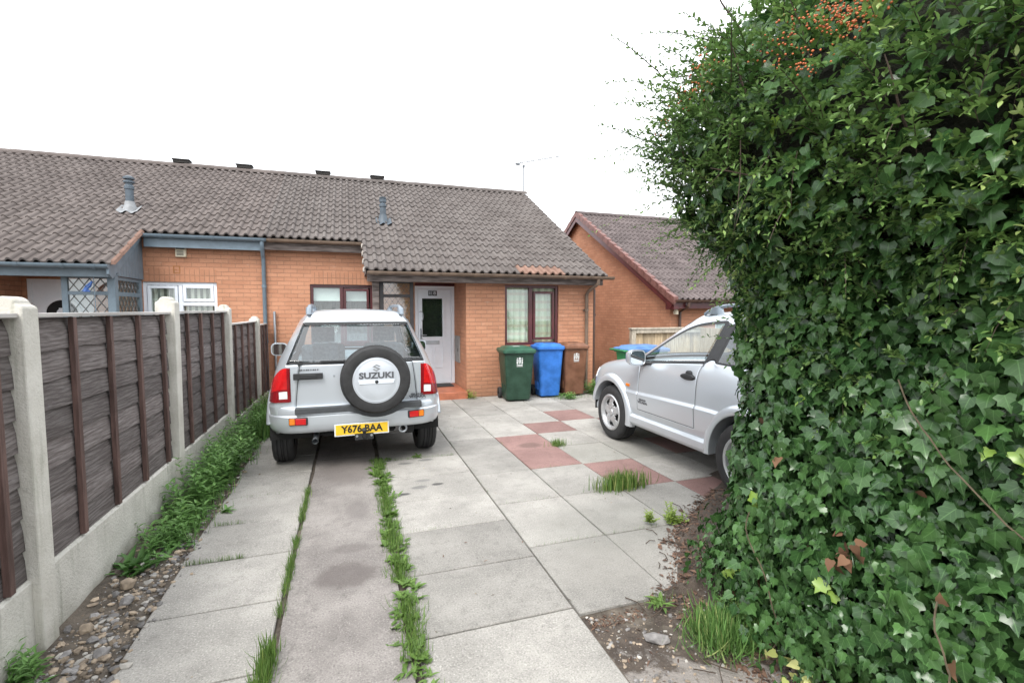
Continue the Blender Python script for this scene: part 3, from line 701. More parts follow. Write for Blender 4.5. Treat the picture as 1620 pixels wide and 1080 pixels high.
gutter('gutter', -3.22, -1.37, 9.60, 2.905, m_bluepaint, B, clips=(-2.95, -2.2, -1.42))
mb = MB(); mb.box((-3.22, 9.66, 2.70), (-1.432, 9.69, 2.88)); mb.box((-3.22, 9.69, 2.735), (-1.432, 9.845, 2.75)); obj('fascia', mb, m_bluepaint, B, bevel=.003)
mb = MB(); mb.box((-7.9, 8.60, 2.125), (-3.29, 8.68, 2.265)); mb.box((-7.9, 8.68, 2.165), (-3.30, 8.845, 2.18)); obj('porch_beam', mb, m_bluepaint, B, bevel=.005)
mb = MB(); mb.prism([(8.46, roof_z(8.46)-.02), (9.66, roof_z(9.66)-.02), (9.66, roof_z(9.66)-.15), (8.58, 2.10), (8.46, 2.16)], 'x', -3.285, -3.255); obj('bargeboard', mb, m_bluepaint, B, bevel=.004)
mb = MB()
for k in range(9):
    a = 8.86 + k*.11; mb.prism([(a, 2.16), (a+.106, 2.16), (a+.106, roof_z(a+.1)-.09), (a, roof_z(a)-.09)], 'x', -3.335, -3.305)
obj('gable_boarding', mb, m_bluepaint, B, bevel=.004)
mb = MB(); mb.box((-3.41, 8.78, 0), (-3.31, 8.89, 2.165)); obj('porch_post', mb, m_bluepaint, B, bevel=.006)
mb = MB(); mb.add([(-7.8, 8.86, 2.30), (-3.32, 8.86, 2.30), (-3.32, 9.84, 2.36), (-7.8, 9.84, 2.36)], [(0, 1, 2, 3)]); obj('porch_ceiling', mb, m_bluepaint, B)
mb = MB()
for a, b in ((-3.98, -3.905), ): mb.box((a, 8.82, 0), (b, 8.87, 2.165))
for a, b in ((1.87, 1.925), (.95, 1.0), (0.02, .12), (2.12, 2.165)): mb.box((-3.905, 8.82, a), (-3.41, 8.87, b))
sc = obj('porch_screen', mb, m_bluepaint, B, bevel=.004)
for a, b in ((1.925, 2.12), (1.0, 1.87), (.12, .95)):
    p = MB(); p.box((-3.91, 8.843, a-.005), (-3.405, 8.848, b+.005)); obj('pane', p, m_glass, sc)
    p = MB(); leaded(p, 'y', -3.905, -3.41, a, b, 8.838, .13, .006); obj('leading', p, m_lead, sc)
mb = MB(); mb.box((-3.385, 9.755, 0), (-3.335, 9.848, 2.155))
for a, b in ((1.86, 1.925), (.95, 1.0), (0.02, .12), (2.10, 2.155)): mb.box((-3.385, 8.89, a), (-3.335, 9.755, b))
sc = obj('side_screen', mb, m_bluepaint, B, bevel=.004)
for a, b in ((1.925, 2.10), (1.0, 1.86), (.12, .95)):
    p = MB(); p.box((-3.362, 8.885, a-.005), (-3.358, 9.76, b+.005)); obj('pane', p, m_glass, sc)
    p = MB(); leaded(p, 'x', 8.89, 9.755, a, b, -3.352, .13, .006); obj('leading', p, m_lead, sc)
mb = MB(); mb.box((-4.949, 8.9, -.04), (-3.42, 9.849, .12)); obj('porch_step', mb, m_quarry, B, bevel=.012)
mb = MB(); mb.box((-4.90, 9.88, .12), (-4.84, 9.95, 2.15)); mb.box((-4.08, 9.88, .12), (-4.02, 9.95, 2.15)); mb.box((-4.84, 9.88, 2.09), (-4.08, 9.95, 2.15))
mb.box((-4.84, 9.895, .14), (-4.08, 9.94, 2.09)); dr = obj('front_door', mb, m_upvc_white, B, bevel=.006)
arc = lambda r, n=14: [(-4.46 + r*math.cos(a), 1.60 + r*math.sin(a)) for a in np.linspace(0, math.pi, n)]
p = MB(); p.prism(arc(.215), 'y', 9.884, 9.894); obj('fanlight', p, m_dark, dr)
p = MB(); p.prism(arc(.26) + arc(.21)[::-1], 'y', 9.872, 9.895); obj('fanlight_trim', p, m_upvc_white, dr)
p = MB(); p.box((-4.50, 9.87, 1.60), (-4.42, 9.884, 1.68)); p.prism([(-4.46+.07*math.cos(a), 1.60+.07*math.sin(a)) for a in np.linspace(0, math.pi, 9)], 'y', 9.866, 9.883); obj('fanlight_hub', p, m_upvc_white, dr)
wn = window(B, -3.335, -2.22, .95, 2.13, 9.85, m_upvc_white, [(-2.70, -2.32, 1.05, 1.70)], [(-3.225, -2.87, 1.06, 2.02), (-2.70, -2.325, 1.84, 2.03)], bars=((-2.815, -2.755),), hbars=((-2.755, -2.275, 1.72, 1.79),))
curtain(wn, -3.33, -2.23, .92, 2.1, 10.0, m_curt_stripe, .012, .12, 'vertical_blind')
wn = window(B, -6.6, -5.5, .96, 2.13, 8.85, m_upvc_white, [(-6.53, -6.1, 1.05, 2.05)], [(-5.98, -5.6, 1.1, 2.0)], bars=((-6.08, -6.03),))
curtain(wn, -6.58, -5.52, .92, 2.12, 9.02, m_curt_stripe, .014, .12)
p = MB(); p.tube([(-1.44, 9.60, 2.85), (-1.44, 9.61, 2.76), (-1.455, 9.77, 2.62), (-1.455, 9.805, 2.56), (-1.455, 9.805, .0)], .034, 12)
for z in (2.05, 1.05): p.tube([(-1.455, 9.805, z), (-1.455, 9.805, z+.05)], .042, 12)
obj('downpipe', p, m_bluepaint, B, smooth=40)
m_cream = M('cream_plastic', (.62, .56, .42), .5, 0, .08)
p = MB(); p.box((-2.815, 9.79, 2.56), (-2.655, 9.848, 2.765)); ab = obj('alarm_box', p, m_cream, B, bevel=.008)
p = MB(); p.box((-2.80, 9.786, 2.69), (-2.67, 9.79, 2.765)); [p.box((-2.79+.0*k, 9.786, 2.585 + .022*k), (-2.69, 9.79, 2.596 + .022*k)) for k in range(4)]; obj('alarm_panel', p, m_black, ab)
m_stain = M('brown_stain', (.30, .13, .045), .9)
p = MB()
for q in (((-2.87, 2.28), (-2.855, 2.41)), ((-2.78, 2.28), (-2.765, 2.41)), ((-2.855, 2.395), (-2.78, 2.41)), ((-2.855, 2.28), (-2.78, 2.295)), ((-2.855, 2.335), (-2.815, 2.35))): p.box((q[0][0], 9.843, q[0][1]), (q[1][0], 9.848, q[1][1]))
obj('bracket_mark', p, m_stain, B)
O = thing('hanging_ornament', 'blue ribbon ornament dangling from the blue porch beam', 'ornament', (-3.53, 8.66, 2.12))
p = MB(); p.tube([(.02, -.03, 0), (.03, -.03, -.6)], .006, 6); m_rib = M('blue_ribbon', (.05, .13, .38), .5, 0, .3, 20); obj('cord', p, m_bluepaint, O)
p = MB()
for k in range(5):
    a = k*1.3; p.tube([(.0, -.03, -.06), (-.05-.03*math.sin(a), -.03+.02*math.cos(a), -.13), (-.10+.02*math.cos(a), -.03+.03*math.sin(a), -.17-.01*k), (-.03, -.03, -.20)], .011, 5)
obj('ribbon', p, m_rib, O)

# ------------------------------------------------------------------ detached house on the right
D = thing('brick_house', 'detached orange brick house with red brown stepped gable verge, beyond the passage', 'house', (0, 0, 0))
gx, ey, ez, ry, rz_ = 6.93, 8.98, 1.87, 13.88, 4.64
gs = (rz_-ez)/(ry-ey); gz = lambda y: ez + gs*(y-ey) if y < ry else rz_ - gs*(y-ry)
mb = MB(); mb.prism([(9.31, -.4), (18.45, -.4), (18.45, gz(18.45)-.08), (ry, rz_-.08), (9.31, gz(9.31)-.08)], 'x', gx, gx+.1)
wall_y(mb, gx+.1, 14.0, -.4, 1.94, 9.31, .1, [(8.2, 9.6, .5, 1.6), (10.6, 11.5, -.3, 1.7)]); mb.box((13.9, 9.41, -.4), (14, 18.4, 1.9)); mb.box((7.03, 18.35, -.4), (13.9, 18.45, 1.9))
obj('brick_wall', mb, m_brick, D)
mb = MB(); tile_roof(mb, 6.80, 14.2, ey, ez, ry, rz_)
mb.add([(6.80, ry, rz_), (14.2, ry, rz_), (14.2, 18.78, ez), (6.80, 18.78, ez)], [(0, 1, 2, 3)], 0)
rf = obj('tiled_roof', mb, [m_tile_far, m_tile_red, m_felt], D, fixn=False)
mb = MB(); ridge(mb, 6.76, 14.2, ry, rz_); obj('ridge_tiles', mb, m_tile_far, rf, smooth=50, fixn=False)
m_verge = M('oxblood_plastic', (.13, .050, .040), .5, 0, .25, 8, c2=(.19, .085, .072))
mb = MB(); n = 17
for sgn in (1, -1):
    for k in range(n):
        L = (ry-ey)/n; a = ey - .03 + k*L; h = .030 + .0*k
        P = lambda x, y, d: (x, y if sgn == 1 else 2*ry-y, gz(min(y, ry)) + d)
        mb.add([P(6.745, a, -.10), P(6.87, a, -.02), P(6.87, a+L+.03, -.02), P(6.745, a+L+.03, -.10), P(6.745, a, .085), P(6.87, a, .085), P(6.87, a+L+.03, .055), P(6.745, a+L+.03, .055)], [(0,3,2,1),(4,5,6,7),(0,1,5,4),(1,2,6,5),(2,3,7,6),(3,0,4,7)])
obj('verge_capping', mb, m_verge, rf, bevel=.008)
mb = MB(); mb.prism([(ey+.02, gz(ey+.02)-.06), (ry, rz_-.06), (ry, rz_-.25), (ey+.10, gz(ey)-.18)], 'x', 6.765, 6.79); mb.prism([(18.72, gz(18.72)-.06), (ry+.001, rz_-.06), (ry+.001, rz_-.25), (18.6, gz(18.72)-.2)], 'x', 6.765, 6.79)
mb.box((6.79, 9.0, 1.66), (6.925, 9.30, 1.80)); obj('bargeboard', mb, m_upvc_brown, D, bevel=.004)
mb = MB(); mb.box((6.82, 9.03, 1.68), (14.1, 9.06, 1.85)); mb.box((6.93, 9.06, 1.70), (14, 9.305, 1.715)); obj('fascia', mb, m_upvc_brown, D)
gutter('gutter', 6.80, 14.1, 8.95, 1.87, m_brownplastic, D, clips=(7.5, 8.5, 9.5))
p = MB(); p.tube([(7.15, 8.95, 1.82), (7.15, 8.95, 1.74), (7.15, 9.25, 1.60), (7.15, 9.26, -.3)], .034, 10); obj('downpipe', p, m_brownplastic, D, smooth=40)
p = MB(); p.tube([(6.98, 9.26, 1.60), (6.98, 9.20, 1.60)], .02, 8); p.lathe([(.001, 1.55), (.055, 1.55), (.05, 1.63), (.02, 1.67), (.001, 1.67)], 'z', (6.98, 9.17, 0), 14); obj('outside_lamp', p, m_cream, D, smooth=40)
wn = window(D, 8.2, 9.6, .5, 1.6, 9.31, m_upvc_white, [(8.28, 8.8, .6, 1.5)], [(8.95, 9.5, .64, 1.48)], bars=((8.82, 8.88),)); curtain(wn, 8.22, 9.58, .45, 1.6, 9.5, m_blind)
p = MB(); p.box((10.6, 9.36, -.3), (11.5, 9.40, 1.7)); obj('front_door', p, m_upvc_brown, D, bevel=.01)

# ------------------------------------------------------------------ panel fence with concrete posts
F = thing('panel_fence', 'dark waney board fence panels between pale concrete posts, running up to the bungalow', 'fence', (0, 0, 0))
m_board, t, b, o = nodes('waney_board')
b.inputs['Roughness'].default_value = .85; b.inputs['Specular IOR Level'].default_value = .3
tc = nn(t, 'TexCoord').outputs['Object']; a_ = nn(t, 'Attribute'); a_.attribute_name = 'shade'
off = nn(t, 'CombineXYZ'); t.links.new(math_(t, 'MULTIPLY', a_.outputs['Fac'], 37.0), off.inputs[0]); ad = nn(t, 'VectorMath'); t.links.new(tc, ad.inputs[0]); t.links.new(off.outputs[0], ad.inputs[1])
g1 = noise_(t, scaled(t, ad.outputs[0], (1, 2.2, 34)), 2.2, 6, .7); g2 = noise_(t, scaled(t, ad.outputs[0], (1, 1.6, 5)), 2.6, 4, .6)
wv = nn(t, 'TexWave'); wv.bands_direction = 'Z'; wv.inputs['Scale'].default_value = 9; wv.inputs['Distortion'].default_value = 9; wv.inputs['Detail'].default_value = 3; wv.inputs['Detail Scale'].default_value = .8
t.links.new(scaled(t, ad.outputs[0], (1, .45, 1.6)), wv.inputs[0])
c_ = mixcol(t, ramp(t, g1, .3, .72), (.092, .076, .072), (.212, .190, .184))
c_ = mixcol(t, math_(t, 'MULTIPLY', ramp(t, wv.outputs['Fac'], .55, .95), .4), c_, (.045, .034, .035))
c_ = mixcol(t, math_(t, 'MULTIPLY', ramp(t, g2, .58, .8), .55), c_, (.27, .25, .25))
k = math_(t, 'MULTIPLY_ADD', a_.outputs['Fac'], .5, .75); cb = nn(t, 'CombineColor'); [t.links.new(k, cb.inputs[i]) for i in range(3)]
t.links.new(mixcol(t, 1.0, c_, cb.outputs[0], 'MULTIPLY'), b.inputs['Base Color']); bump_(t, b, g1, .004)
m_batten = M('red_brown_batten', (.085, .045, .037), .7, 0, .35, 4, .002, 40, stretch=(6, 6, .6), c2=(.15, .088, .075))
m_cap = M('grey_capping', (.44, .42, .40), .8, 0, .25, 3, .001, 40, stretch=(6, .6, 6))
POST_Y = [2.79 + 1.98*k for k in range(-2, 4)]
POST_H = [1.70, 1.70, 1.70, 1.71, 1.68, 1.49]; GB = [.39, .39, .39, .38, .21, .17]; PT = [1.63, 1.63, 1.63, 1.635, 1.47, 1.40]
lean = [0, 0, -.006, .012, .004, .010]
for i, y in enumerate(POST_Y):
    h = POST_H[i]; mb = MB(); xa, xb = -1.545, -1.40
    n = 9; dome = [((xa+xb)/2 + .046*math.cos(a), h - .012 + .034*math.sin(a)) for a in np.linspace(0, math.pi, n)]
    mb.prism([(xa, -.1), (xb, -.1), (xb, h-.035), (xb-.004, h-.025)] + dome + [(xa+.004, h-.025), (xa, h-.035)], 'y', y, y+.12)
    o = obj('post', mb, m_conc_post, F, bevel=.007)
    o.rotation_euler = (lean[i]*.3, lean[i]*.6, 0)
for i in range(len(POST_Y)):
    y0 = POST_Y[i] + .12; y1 = POST_Y[i+1] if i < 5 else 9.845
    if i == 5: y1 = 9.84
    zb, zt = GB[i], PT[i]
    mb = MB(); mb.prism([(-1.49, -.08), (-1.435, -.08), (-1.435, zb-.012), (-1.45, zb), (-1.49, zb)], 'y', y0-.01, y1+.004); obj('gravel_board', mb, m_conc_board, F, bevel=.004)
    mb = MB(); nb = max(5, int(round((zt-zb)/.152))); pt = (zt - .03 - zb)/nb
    mb.box((-1.495, y0, zb+.002), (-1.480, y1, zt-.02), 0, .2)
    for r in range(nb):
        za = zb + .004 + r*pt; ztop = za + pt + .03; N = 26; sd = random.uniform(0, 50); amp = .009 if r else 0.0
        lo = [(y, za + amp*(noise.noise((y*3.1, sd, 0)) + .7*noise.noise((y*8, sd, 3))) - (.008 if r else 0)) for y in np.linspace(y0+.002, y1-.002, N)]
        xo = -1.452 + random.uniform(-.003, .002)
        P = [[(xo-.016, y, z+.004) for y, z in lo], [(xo, y, z) for y, z in lo], [(xo-.004 + .003*noise.noise((y*4, sd, 7)), y, z*.5+ztop*.5) for y, z in lo], [(xo-.022, y, min(ztop, zt-.03)) for y, z in lo]]
        mb.grid(P, 0, random.random())
    pn = obj('panel', mb, m_board, F, smooth=30)
    L = y1-y0; offs = [.37, .80, 1.24, 1.71] if L > 1.5 else [.03, .34, .65, .93]
    for k, f in enumerate(offs if L > 1.5 else offs):
        w_ = .019; mb = MB(); j = random.uniform(-.008, .008); yb = y0 + min(f, L-.03)
        mb.add([(-1.452, yb-w_+j, zb+.01), (-1.424, yb-w_+j, zb+.01), (-1.424, yb+w_+j, zb+.01), (-1.452, yb+w_+j, zb+.01), (-1.452, yb-w_, zt-.018), (-1.426, yb-w_, zt-.018), (-1.426, yb+w_, zt-.018), (-1.452, yb+w_, zt-.018)], [(0,3,2,1),(4,5,6,7),(0,1,5,4),(1,2,6,5),(2,3,7,6),(3,0,4,7)])
        obj('batten', mb, m_batten, pn, bevel=.003)
    mb = MB(); mb.box((-1.50, y0, zt-.016), (-1.422, y1, zt+.004)); obj('capping', mb, m_cap, pn, bevel=.003)

# ------------------------------------------------------------------ timber fence behind the right car
W = thing('timber_fence', 'pale weathered timber fence of vertical boards behind the silver car on the right', 'fence', (0, 0, 0))
m_pale = M('pale_timber', (.40, .30, .185), .85, 0, .3, 3, .002, 40, stretch=(9, 9, .8), c2=(.50, .40, .27), shade=.25)
m_grey = M('silvered_timber', (.36, .32, .26), .9, 0, .25, 3, .002, 40, stretch=(6, 6, 2))
p = MB(); p.box((5.56, 8.72, -.2), (5.66, 8.82, 1.24)); obj('post', p, m_grey, W, bevel=.006)
p = MB(); p.box((5.54, 8.70, 1.24), (7.35, 8.83, 1.275)); p.box((5.66, 8.715, 1.16), (7.35, 8.775, 1.24)); obj('top_rail', p, m_grey, W, bevel=.005)
p = MB()
for k in range(17): p.box((5.665 + k*.1, 8.785, -.2), (5.665 + k*.1 + .096, 8.80 + .004*(k % 2), 1.20), 0, random.random())
obj('boards', p, m_pale, W, bevel=.003)
p = MB(); p.box((7.27, 6.1, -.3), (7.31, 8.7, 1.26), 0, .4); obj('side_panel', p, m_pale, W)
for y in (6.2, 7.9): q = MB(); q.box((7.20, y, -.3), (7.269, y+.09, 1.32)); obj('post', q, m_grey, W, bevel=.006)

# ------------------------------------------------------------------ wheelie bins
m_white = M('white_print', (.68, .70, .70), .6, 0, .1, 60)
def crest(parent, Mx, s):
    mb = MB(); P = lambda pts: mb.prism([(x*s, y*s) for x, y in pts], 'z', 0, .0015)
    for a, b in ((-1, 1), (1, 1), (-1, -1), (1, -1)):            # quartered shield
        P([(a*.03, b*.04 + .05), (a*.30, b*.04 + .05), (a*.30, .42) if b > 0 else (a*.20, -.25), (a*.03, .42) if b > 0 else (a*.03, -.40)])
    for a in (-1, 1):                                            # supporters
        P([(a*.36, -.38), (a*.62, -.42), (a*.66, -.05), (a*.58, .18), (a*.70, .40), (a*.52, .56), (a*.42, .38), (a*.46, .12)])
        P([(a*.36, .58), (a*.52, .70), (a*.66, .62), (a*.60, .84), (a*.40, .80)])
    P([(-.24, .50), (.24, .50), (.17, .68), (.26, .86), (0, 1.0), (-.26, .86), (-.17, .68)])
    P([(-.62, -.50), (-.2, -.58), (.2, -.58), (.62, -.50), (.66, -.66), (.2, -.74), (-.2, -.74), (-.66, -.66)])
    for k in range(8): P([(-.62 + k*.16, -1.0), (-.50 + k*.16, -1.0), (-.50 + k*.16, -.84), (-.62 + k*.16, -.84)])
    o = obj('crest', mb, m_white, parent); o.data.transform(Mx); return o
def rrect(w_, d, z, r, cy=0, n=5):
    pts = []
    for cx_, cy_, a0 in ((w_/2-r, d/2-r, 0), (-w_/2+r, d/2-r, 90), (-w_/2+r, -d/2+r, 180), (w_/2-r, -d/2+r, 270)):
        for k in range(n): a = R(a0 + 90*k/(n-1)); pts.append((cx_ + r*math.cos(a), cy + cy_ + r*math.sin(a), z))
    return pts
def loft(mb, rings, mi=0, cap0=True, cap1=True):
    n = len(rings[0]); vs = [p for r in rings for p in r]; fs = []
    for i in range(len(rings)-1):
        for k in range(n): fs.append((i*n+k, i*n+(k+1) % n, (i+1)*n+(k+1) % n, (i+1)*n+k))
    if cap0: fs.append(tuple(range(n))[::-1])
    if cap1: fs.append(tuple(range((len(rings)-1)*n, len(rings)*n)))
    mb.add(vs, fs, mi)
def bin_(label, loc, rz, body, lid, w_=.58, d=.70, h=1.02, emblem=False, slot=False, lidtag=False):
    t_ = thing('wheelie_bin', label, 'bin', loc, rz, 'wheelie bins beside the bungalows')
    b_ = MB(); zt = h-.10
    loft(b_, [rrect(w_*.72, d*.60, .035, .05, -.03*d), rrect(w_*.74, d*.63, .06, .05, -.03*d), rrect(w_*.90, d*.86, zt-.10, .05, -.02*d), rrect(w_*.905, d*.87, zt-.06, .05, -.02*d), rrect(w_*.965, d*.93, zt-.055, .05, -.01*d), rrect(w_*.97, d*.94, zt, .05, -.01*d)])
    for s in (-1, 1):                                   # moulded ribs on the sides
        for yy in (-.18, .05): b_.box((s*w_*.40 - .008, yy*d, .15), (s*w_*.40 + .008, yy*d+.03, .30))
    o_ = obj('body', b_, body, t_, smooth=35)
    l_ = MB()
    loft(l_, [rrect(w_*1.0, d*.98, zt-.035, .055, -.02*d), rrect(w_*1.02, d*1.0, zt-.03, .06, -.02*d), rrect(w_*1.02, d*1.0, zt+.012, .06, -.02*d), rrect(w_*.95, d*.93, zt+.03, .06, -.02*d), rrect(w_*.86, d*.80, zt+.035, .06, -.03*d), rrect(w_*.78, d*.72, zt+.062, .06, -.03*d), rrect(w_*.55, d*.5, zt+.075, .06, -.03*d)], cap0=False)
    l_.box((-.09, -d*.55, zt-.028), (.09, -d*.5, zt-.012))
    lo = obj('lid', l_, lid, t_, smooth=35)
    if slot: q = MB(); q.box((-.10, -.09, zt+.070), (.10, -.05, zt+.079)); obj('slot', q, m_black, lo, bevel=.003)
    if lidtag: q = MB(); q.box((-.09, -.18, zt+.072), (.03, -.12, zt+.077)); obj('sticker', q, m_white, lo)
    for s in (-1, 1):
        q = MB(); q.lathe([(.03, s*w_*.37), (.098, s*w_*.37), (.104, s*(w_*.37+.012)), (.104, s*(w_*.37+.045)), (.095, s*(w_*.37+.055)), (.03, s*(w_*.37+.05))], 'x', (0, d*.36, .104), 24); obj('wheel', q, m_rubber, t_, smooth=40)
        q = MB(); q.lathe([(.001, s*(w_*.37+.056)), (.06, s*(w_*.37+.056)), (.06, s*(w_*.37+.04))], 'x', (0, d*.36, .104), 16)
    q = MB(); q.tube([(-w_*.42, d*.36, .104), (w_*.42, d*.36, .104)], .012, 8); obj('axle', q, m_black, t_)
    q = MB(); q.tube([(-w_*.40, d*.44, zt-.01), (-w_*.40, d*.56, zt-.005), (w_*.40, d*.56, zt-.005), (w_*.40, d*.44, zt-.01)], .016, 8); obj('handle', q, body, t_, smooth=60)
    if emblem:
        z = zt*.79; f = (z-.06)/(zt-.16); yf = -(d*(.63+.23*f))/2 - d*(.03-.01*f) - .003
        crest(o_, frame_m((0, yf, z), (1, 0, 0), (0, -(d*.23/2-.01*d), zt-.16)), .085)
    return t_
P_ = lambda n, c: M(n, c, .5, 0, .28, 5, .0006, 200, c2=tuple(min(1, x*1.15 + .012) for x in c))
m_green = P_('dark_green_plastic', (.012, .050, .028)); m_blue = P_('blue_plastic', (.022, .15, .52)); m_brown = P_('brown_bin_plastic', (.175, .075, .040)); m_lime = P_('mid_green_plastic', (.03, .22, .07))
m_greenlid = P_('green_lid_plastic', (.020, .085, .050)); m_bluelid = P_('pale_blue_plastic', (.05, .15, .36))
bin_('dark green wheelie bin with white crest, standing against the bay beside the blue bin', (2.88, 8.36, 0), R(-5), m_green, m_greenlid, .60, .68, 1.02, True, False, True)
bin_('bright blue wheelie bin between the green and brown bins under the window', (3.57, 8.52, 0), R(-4), m_blue, m_blue, .53, .56, 1.05, False, True)
bin_('brown wheelie bin with white crest beside the brown downpipe', (4.09, 8.54, 0), R(-2), m_brown, m_brown, .52, .56, 1.05, True, True)
bin_('green wheelie bin with blue lid standing behind the bonnet of the right silver car', (4.86, 7.35, 0), R(90), m_lime, m_bluelid, .58, .84, 1.06)

# ------------------------------------------------------------------ weeds and grass
m_weed = leaf_mat('weed_leaf', (.060, .145, .034), (.165, .32, .085), (.25, .38, .11), .5, .3)
m_weedy = leaf_mat('yellow_green_leaf', (.16, .26, .04), (.27, .36, .07), (.38, .42, .10), .5, .25)
T_LANCE_W = leaf_strip([.03, .15, .18, .11, .01], .35, .10)
def vrand(n): return unit(rng.normal(size=(n, 3)))
def stems(L, x, y, h, n, spread, leaf=T_LANCE, ls=.07, gap=.03, z0=0.0, shade=(.2, .75), lean_=.25):
    """a clump of upright stems with leaves in opposite pairs"""
    for i in range(n):
        bx_, by_ = x + rng.normal()*spread*.55, y + rng.normal()*spread
        hh = h*(.55 + .5*rng.random()); d = np.array([rng.normal()*lean_ + (bx_-x)*.6, rng.normal()*lean_ + (by_-y)*.6, 1.0]); d /= np.linalg.norm(d)
        k = max(3, int(hh/gap)); s = (np.arange(k)+.6)/k
        s = np.repeat(s, 2); az = np.repeat(np.arange(k)*1.57 + rng.random()*6, 2) + np.tile([0, math.pi], k) + rng.normal(size=2*k)*.25
        pos = np.array([bx_, by_, z0]) + d*hh*s[:, None]
        tip = np.stack([np.cos(az), np.sin(az), .35 + .5*s], 1); nrm = np.tile([0, 0, 1.0], (2*k, 1)) - .6*tip
        X, Y, Z = frames(nrm, tip)
        sz = ls*(1.05 - .55*s)*(.75 + .5*rng.random(2*k)); sh = np.clip(shade[0] + (shade[1]-shade[0])*(.35*rng.random(2*k) + .65*s), 0, 1)
        L.put(*leaf, pos, X, Y, Z, sz, sh)
        L.put(T_BLADE[0]*np.array([.6, 1, 0]), T_BLADE[1], np.array([[bx_, by_, z0]]), *frames(np.array([[1.0, 0.1, 0]]), d[None]), np.array([hh]), np.array([.15]))
def blades(L, xs, ys, z0, h, spread=.5, shade=(.1, .8), width=1.0, hv=.5):
    n = len(xs); pos = np.stack([xs, ys, np.full(n, z0) if np.isscalar(z0) else z0], 1)
    az = rng.random(n)*2*math.pi; lean_ = np.abs(rng.normal(size=n))*spread
    tip = np.stack([np.cos(az)*lean_, np.sin(az)*lean_, np.ones(n)], 1); nrm = np.stack([-np.cos(az), -np.sin(az), lean_], 1) 
    X, Y, Z = frames(-nrm, tip)
    tv = T_BLADE[0]*np.array([width, 1, 1])
    L.put(tv, T_BLADE[1], pos, X, Y, Z, h*(1-hv + 2*hv*rng.random(n)*.8), np.clip(shade[0] + (shade[1]-shade[0])*rng.random(n), 0, 1))
def rosette(L, x, y, n, ls, z0=0.0, tmpl=T_LANCE, up=.5, sh=(.2, .8)):
    az = rng.random(n)*6.28; u = up*(.4 + rng.random(n)); tip = np.stack([np.cos(az), np.sin(az), u], 1); nrm = np.tile([0, 0, 1.], (n, 1)) - .5*tip*[[1, 1, 0]]
    pos = np.stack([x + rng.normal(size=n)*ls*.25, y + rng.normal(size=n)*ls*.25, np.full(n, z0)], 1)
    L.put(*tmpl, pos, *frames(nrm, tip), ls*(.6 + .6*rng.random(n)), sh[0] + (sh[1]-sh[0])*rng.random(n))
# grass strips in the two long gaps, thin grass in a few joints
L = Leaves()
def strip_grass(x0, y0, x1, y1, n, wd, h, sp=.7):
    tt = rng.random(n); dens = np.array([noise.noise((x0*5, 7*(y0 + (y1-y0)*q), 1.3)) for q in tt]); keep = dens > -.18
    tt = tt[keep]; n = len(tt); blades(L, x0 + (x1-x0)*tt + rng.normal(size=n)*wd, y0 + (y1-y0)*tt, 0.0, h, sp, (.05, .85), 1.6)
strip_grass(.272, 1.9, .258, 5.35, 4300, .034, .058, 1.4)
strip_grass(-.40, 1.9, -.395, 2.5, 700, .022, .085, .9); strip_grass(-.390, 2.75, -.386, 4.9, 1700, .013, .05, .9)
strip_grass(-1.02, 4.13, -.62, 4.12, 160, .012, .03); strip_grass(-1.04, 3.54, -.70, 3.53, 220, .014, .032); strip_grass(.3, 5.35, 1.1, 5.35, 260, .012, .025); strip_grass(1.2, 3.06, 2.2, 3.06, 60, .01, .025)
for x0_, y0_, x1_, y1_ in ((1.16, 3.84, 1.7, 3.84), (1.76, 4.61, 2.3, 4.61), (1.155, 4.0, 1.155, 4.5), (1.155, 5.6, 1.155, 6.4), (1.755, 5.4, 1.755, 5.9), (.35, 4.75, .8, 4.75), (2.36, 5.94, 2.9, 5.94), (-1.0, 4.7, -.6, 4.7), (-.95, 2.95, -.6, 2.95), (1.2, 6.53, 1.7, 6.53), (.4, 3.55, .7, 3.55)):
    strip_grass(x0_, y0_, x1_, y1_, 34, .006, .022)
for y in np.arange(1.95, 5.45, .028):
    if noise.noise((.3, y*3, 9)) > -.25: rosette(L, .268 + rng.normal()*.035, y + rng.normal()*.02, 9, .052*(.6+.8*rng.random()), .0, T_LANCE if rng.random() < .6 else T_OVAL, .7)
for y in (5.42, 5.38, 5.41): rosette(L, .30 + rng.normal()*.1 + (y-5.38)*6, y, 14, .07)
stuff(L.build('grass', [m_grass]))
# the mass of weeds against the gravel boards
L = Leaves()
for y, h, n in ((4.0, .20, 9), (4.22, .25, 10), (4.5, .40, 14), (4.75, .42, 14), (5.0, .34, 12), (5.3, .40, 14), (5.6, .44, 15), (5.9, .42, 14), (6.2, .42, 14), (6.5, .36, 12), (6.85, .38, 13), (7.2, .36, 12), (7.6, .34, 12), (8.0, .34, 12), (8.4, .34, 12), (8.8, .3, 10)):
    stems(L, -1.25, y, h*(.75 + .4*rng.random()), int(n*1.4), .11, T_LANCE_W, .10, .032, 0.0, (.30, .87), .30)
    blades(L, -1.18 + rng.normal(size=90)*.07, y + rng.normal(size=90)*.12, .0, .12, .9, (.2, .9), 1.3)
for y in np.arange(3.7, 9.0, .12): rosette(L, -1.16 + rng.normal()*.06, y, 9, .10, 0.0, T_LANCE, .8)
for y in (7.0, 7.4, 7.8, 8.3): blades(L, -1.08 + rng.normal(size=260)*.07, y + rng.normal(size=260)*.15, 0., .26, .5, (.3, .9), 1.3)
stuff(L.build('weeds', [m_weed]))
def plant(name, label, cat, x, y, fn, m, group=None, z=0.0):
    L = Leaves(); fn(L); o = L.build(name, [m]); o.location = (x, y, z); return tag(o, label, cat, group)
def dock(L): [rosette(L, rng.normal()*.05, rng.normal()*.06, 14, .135, 0.0, T_LANCE, 1.3, (.0, .3)) for _ in range(4)]
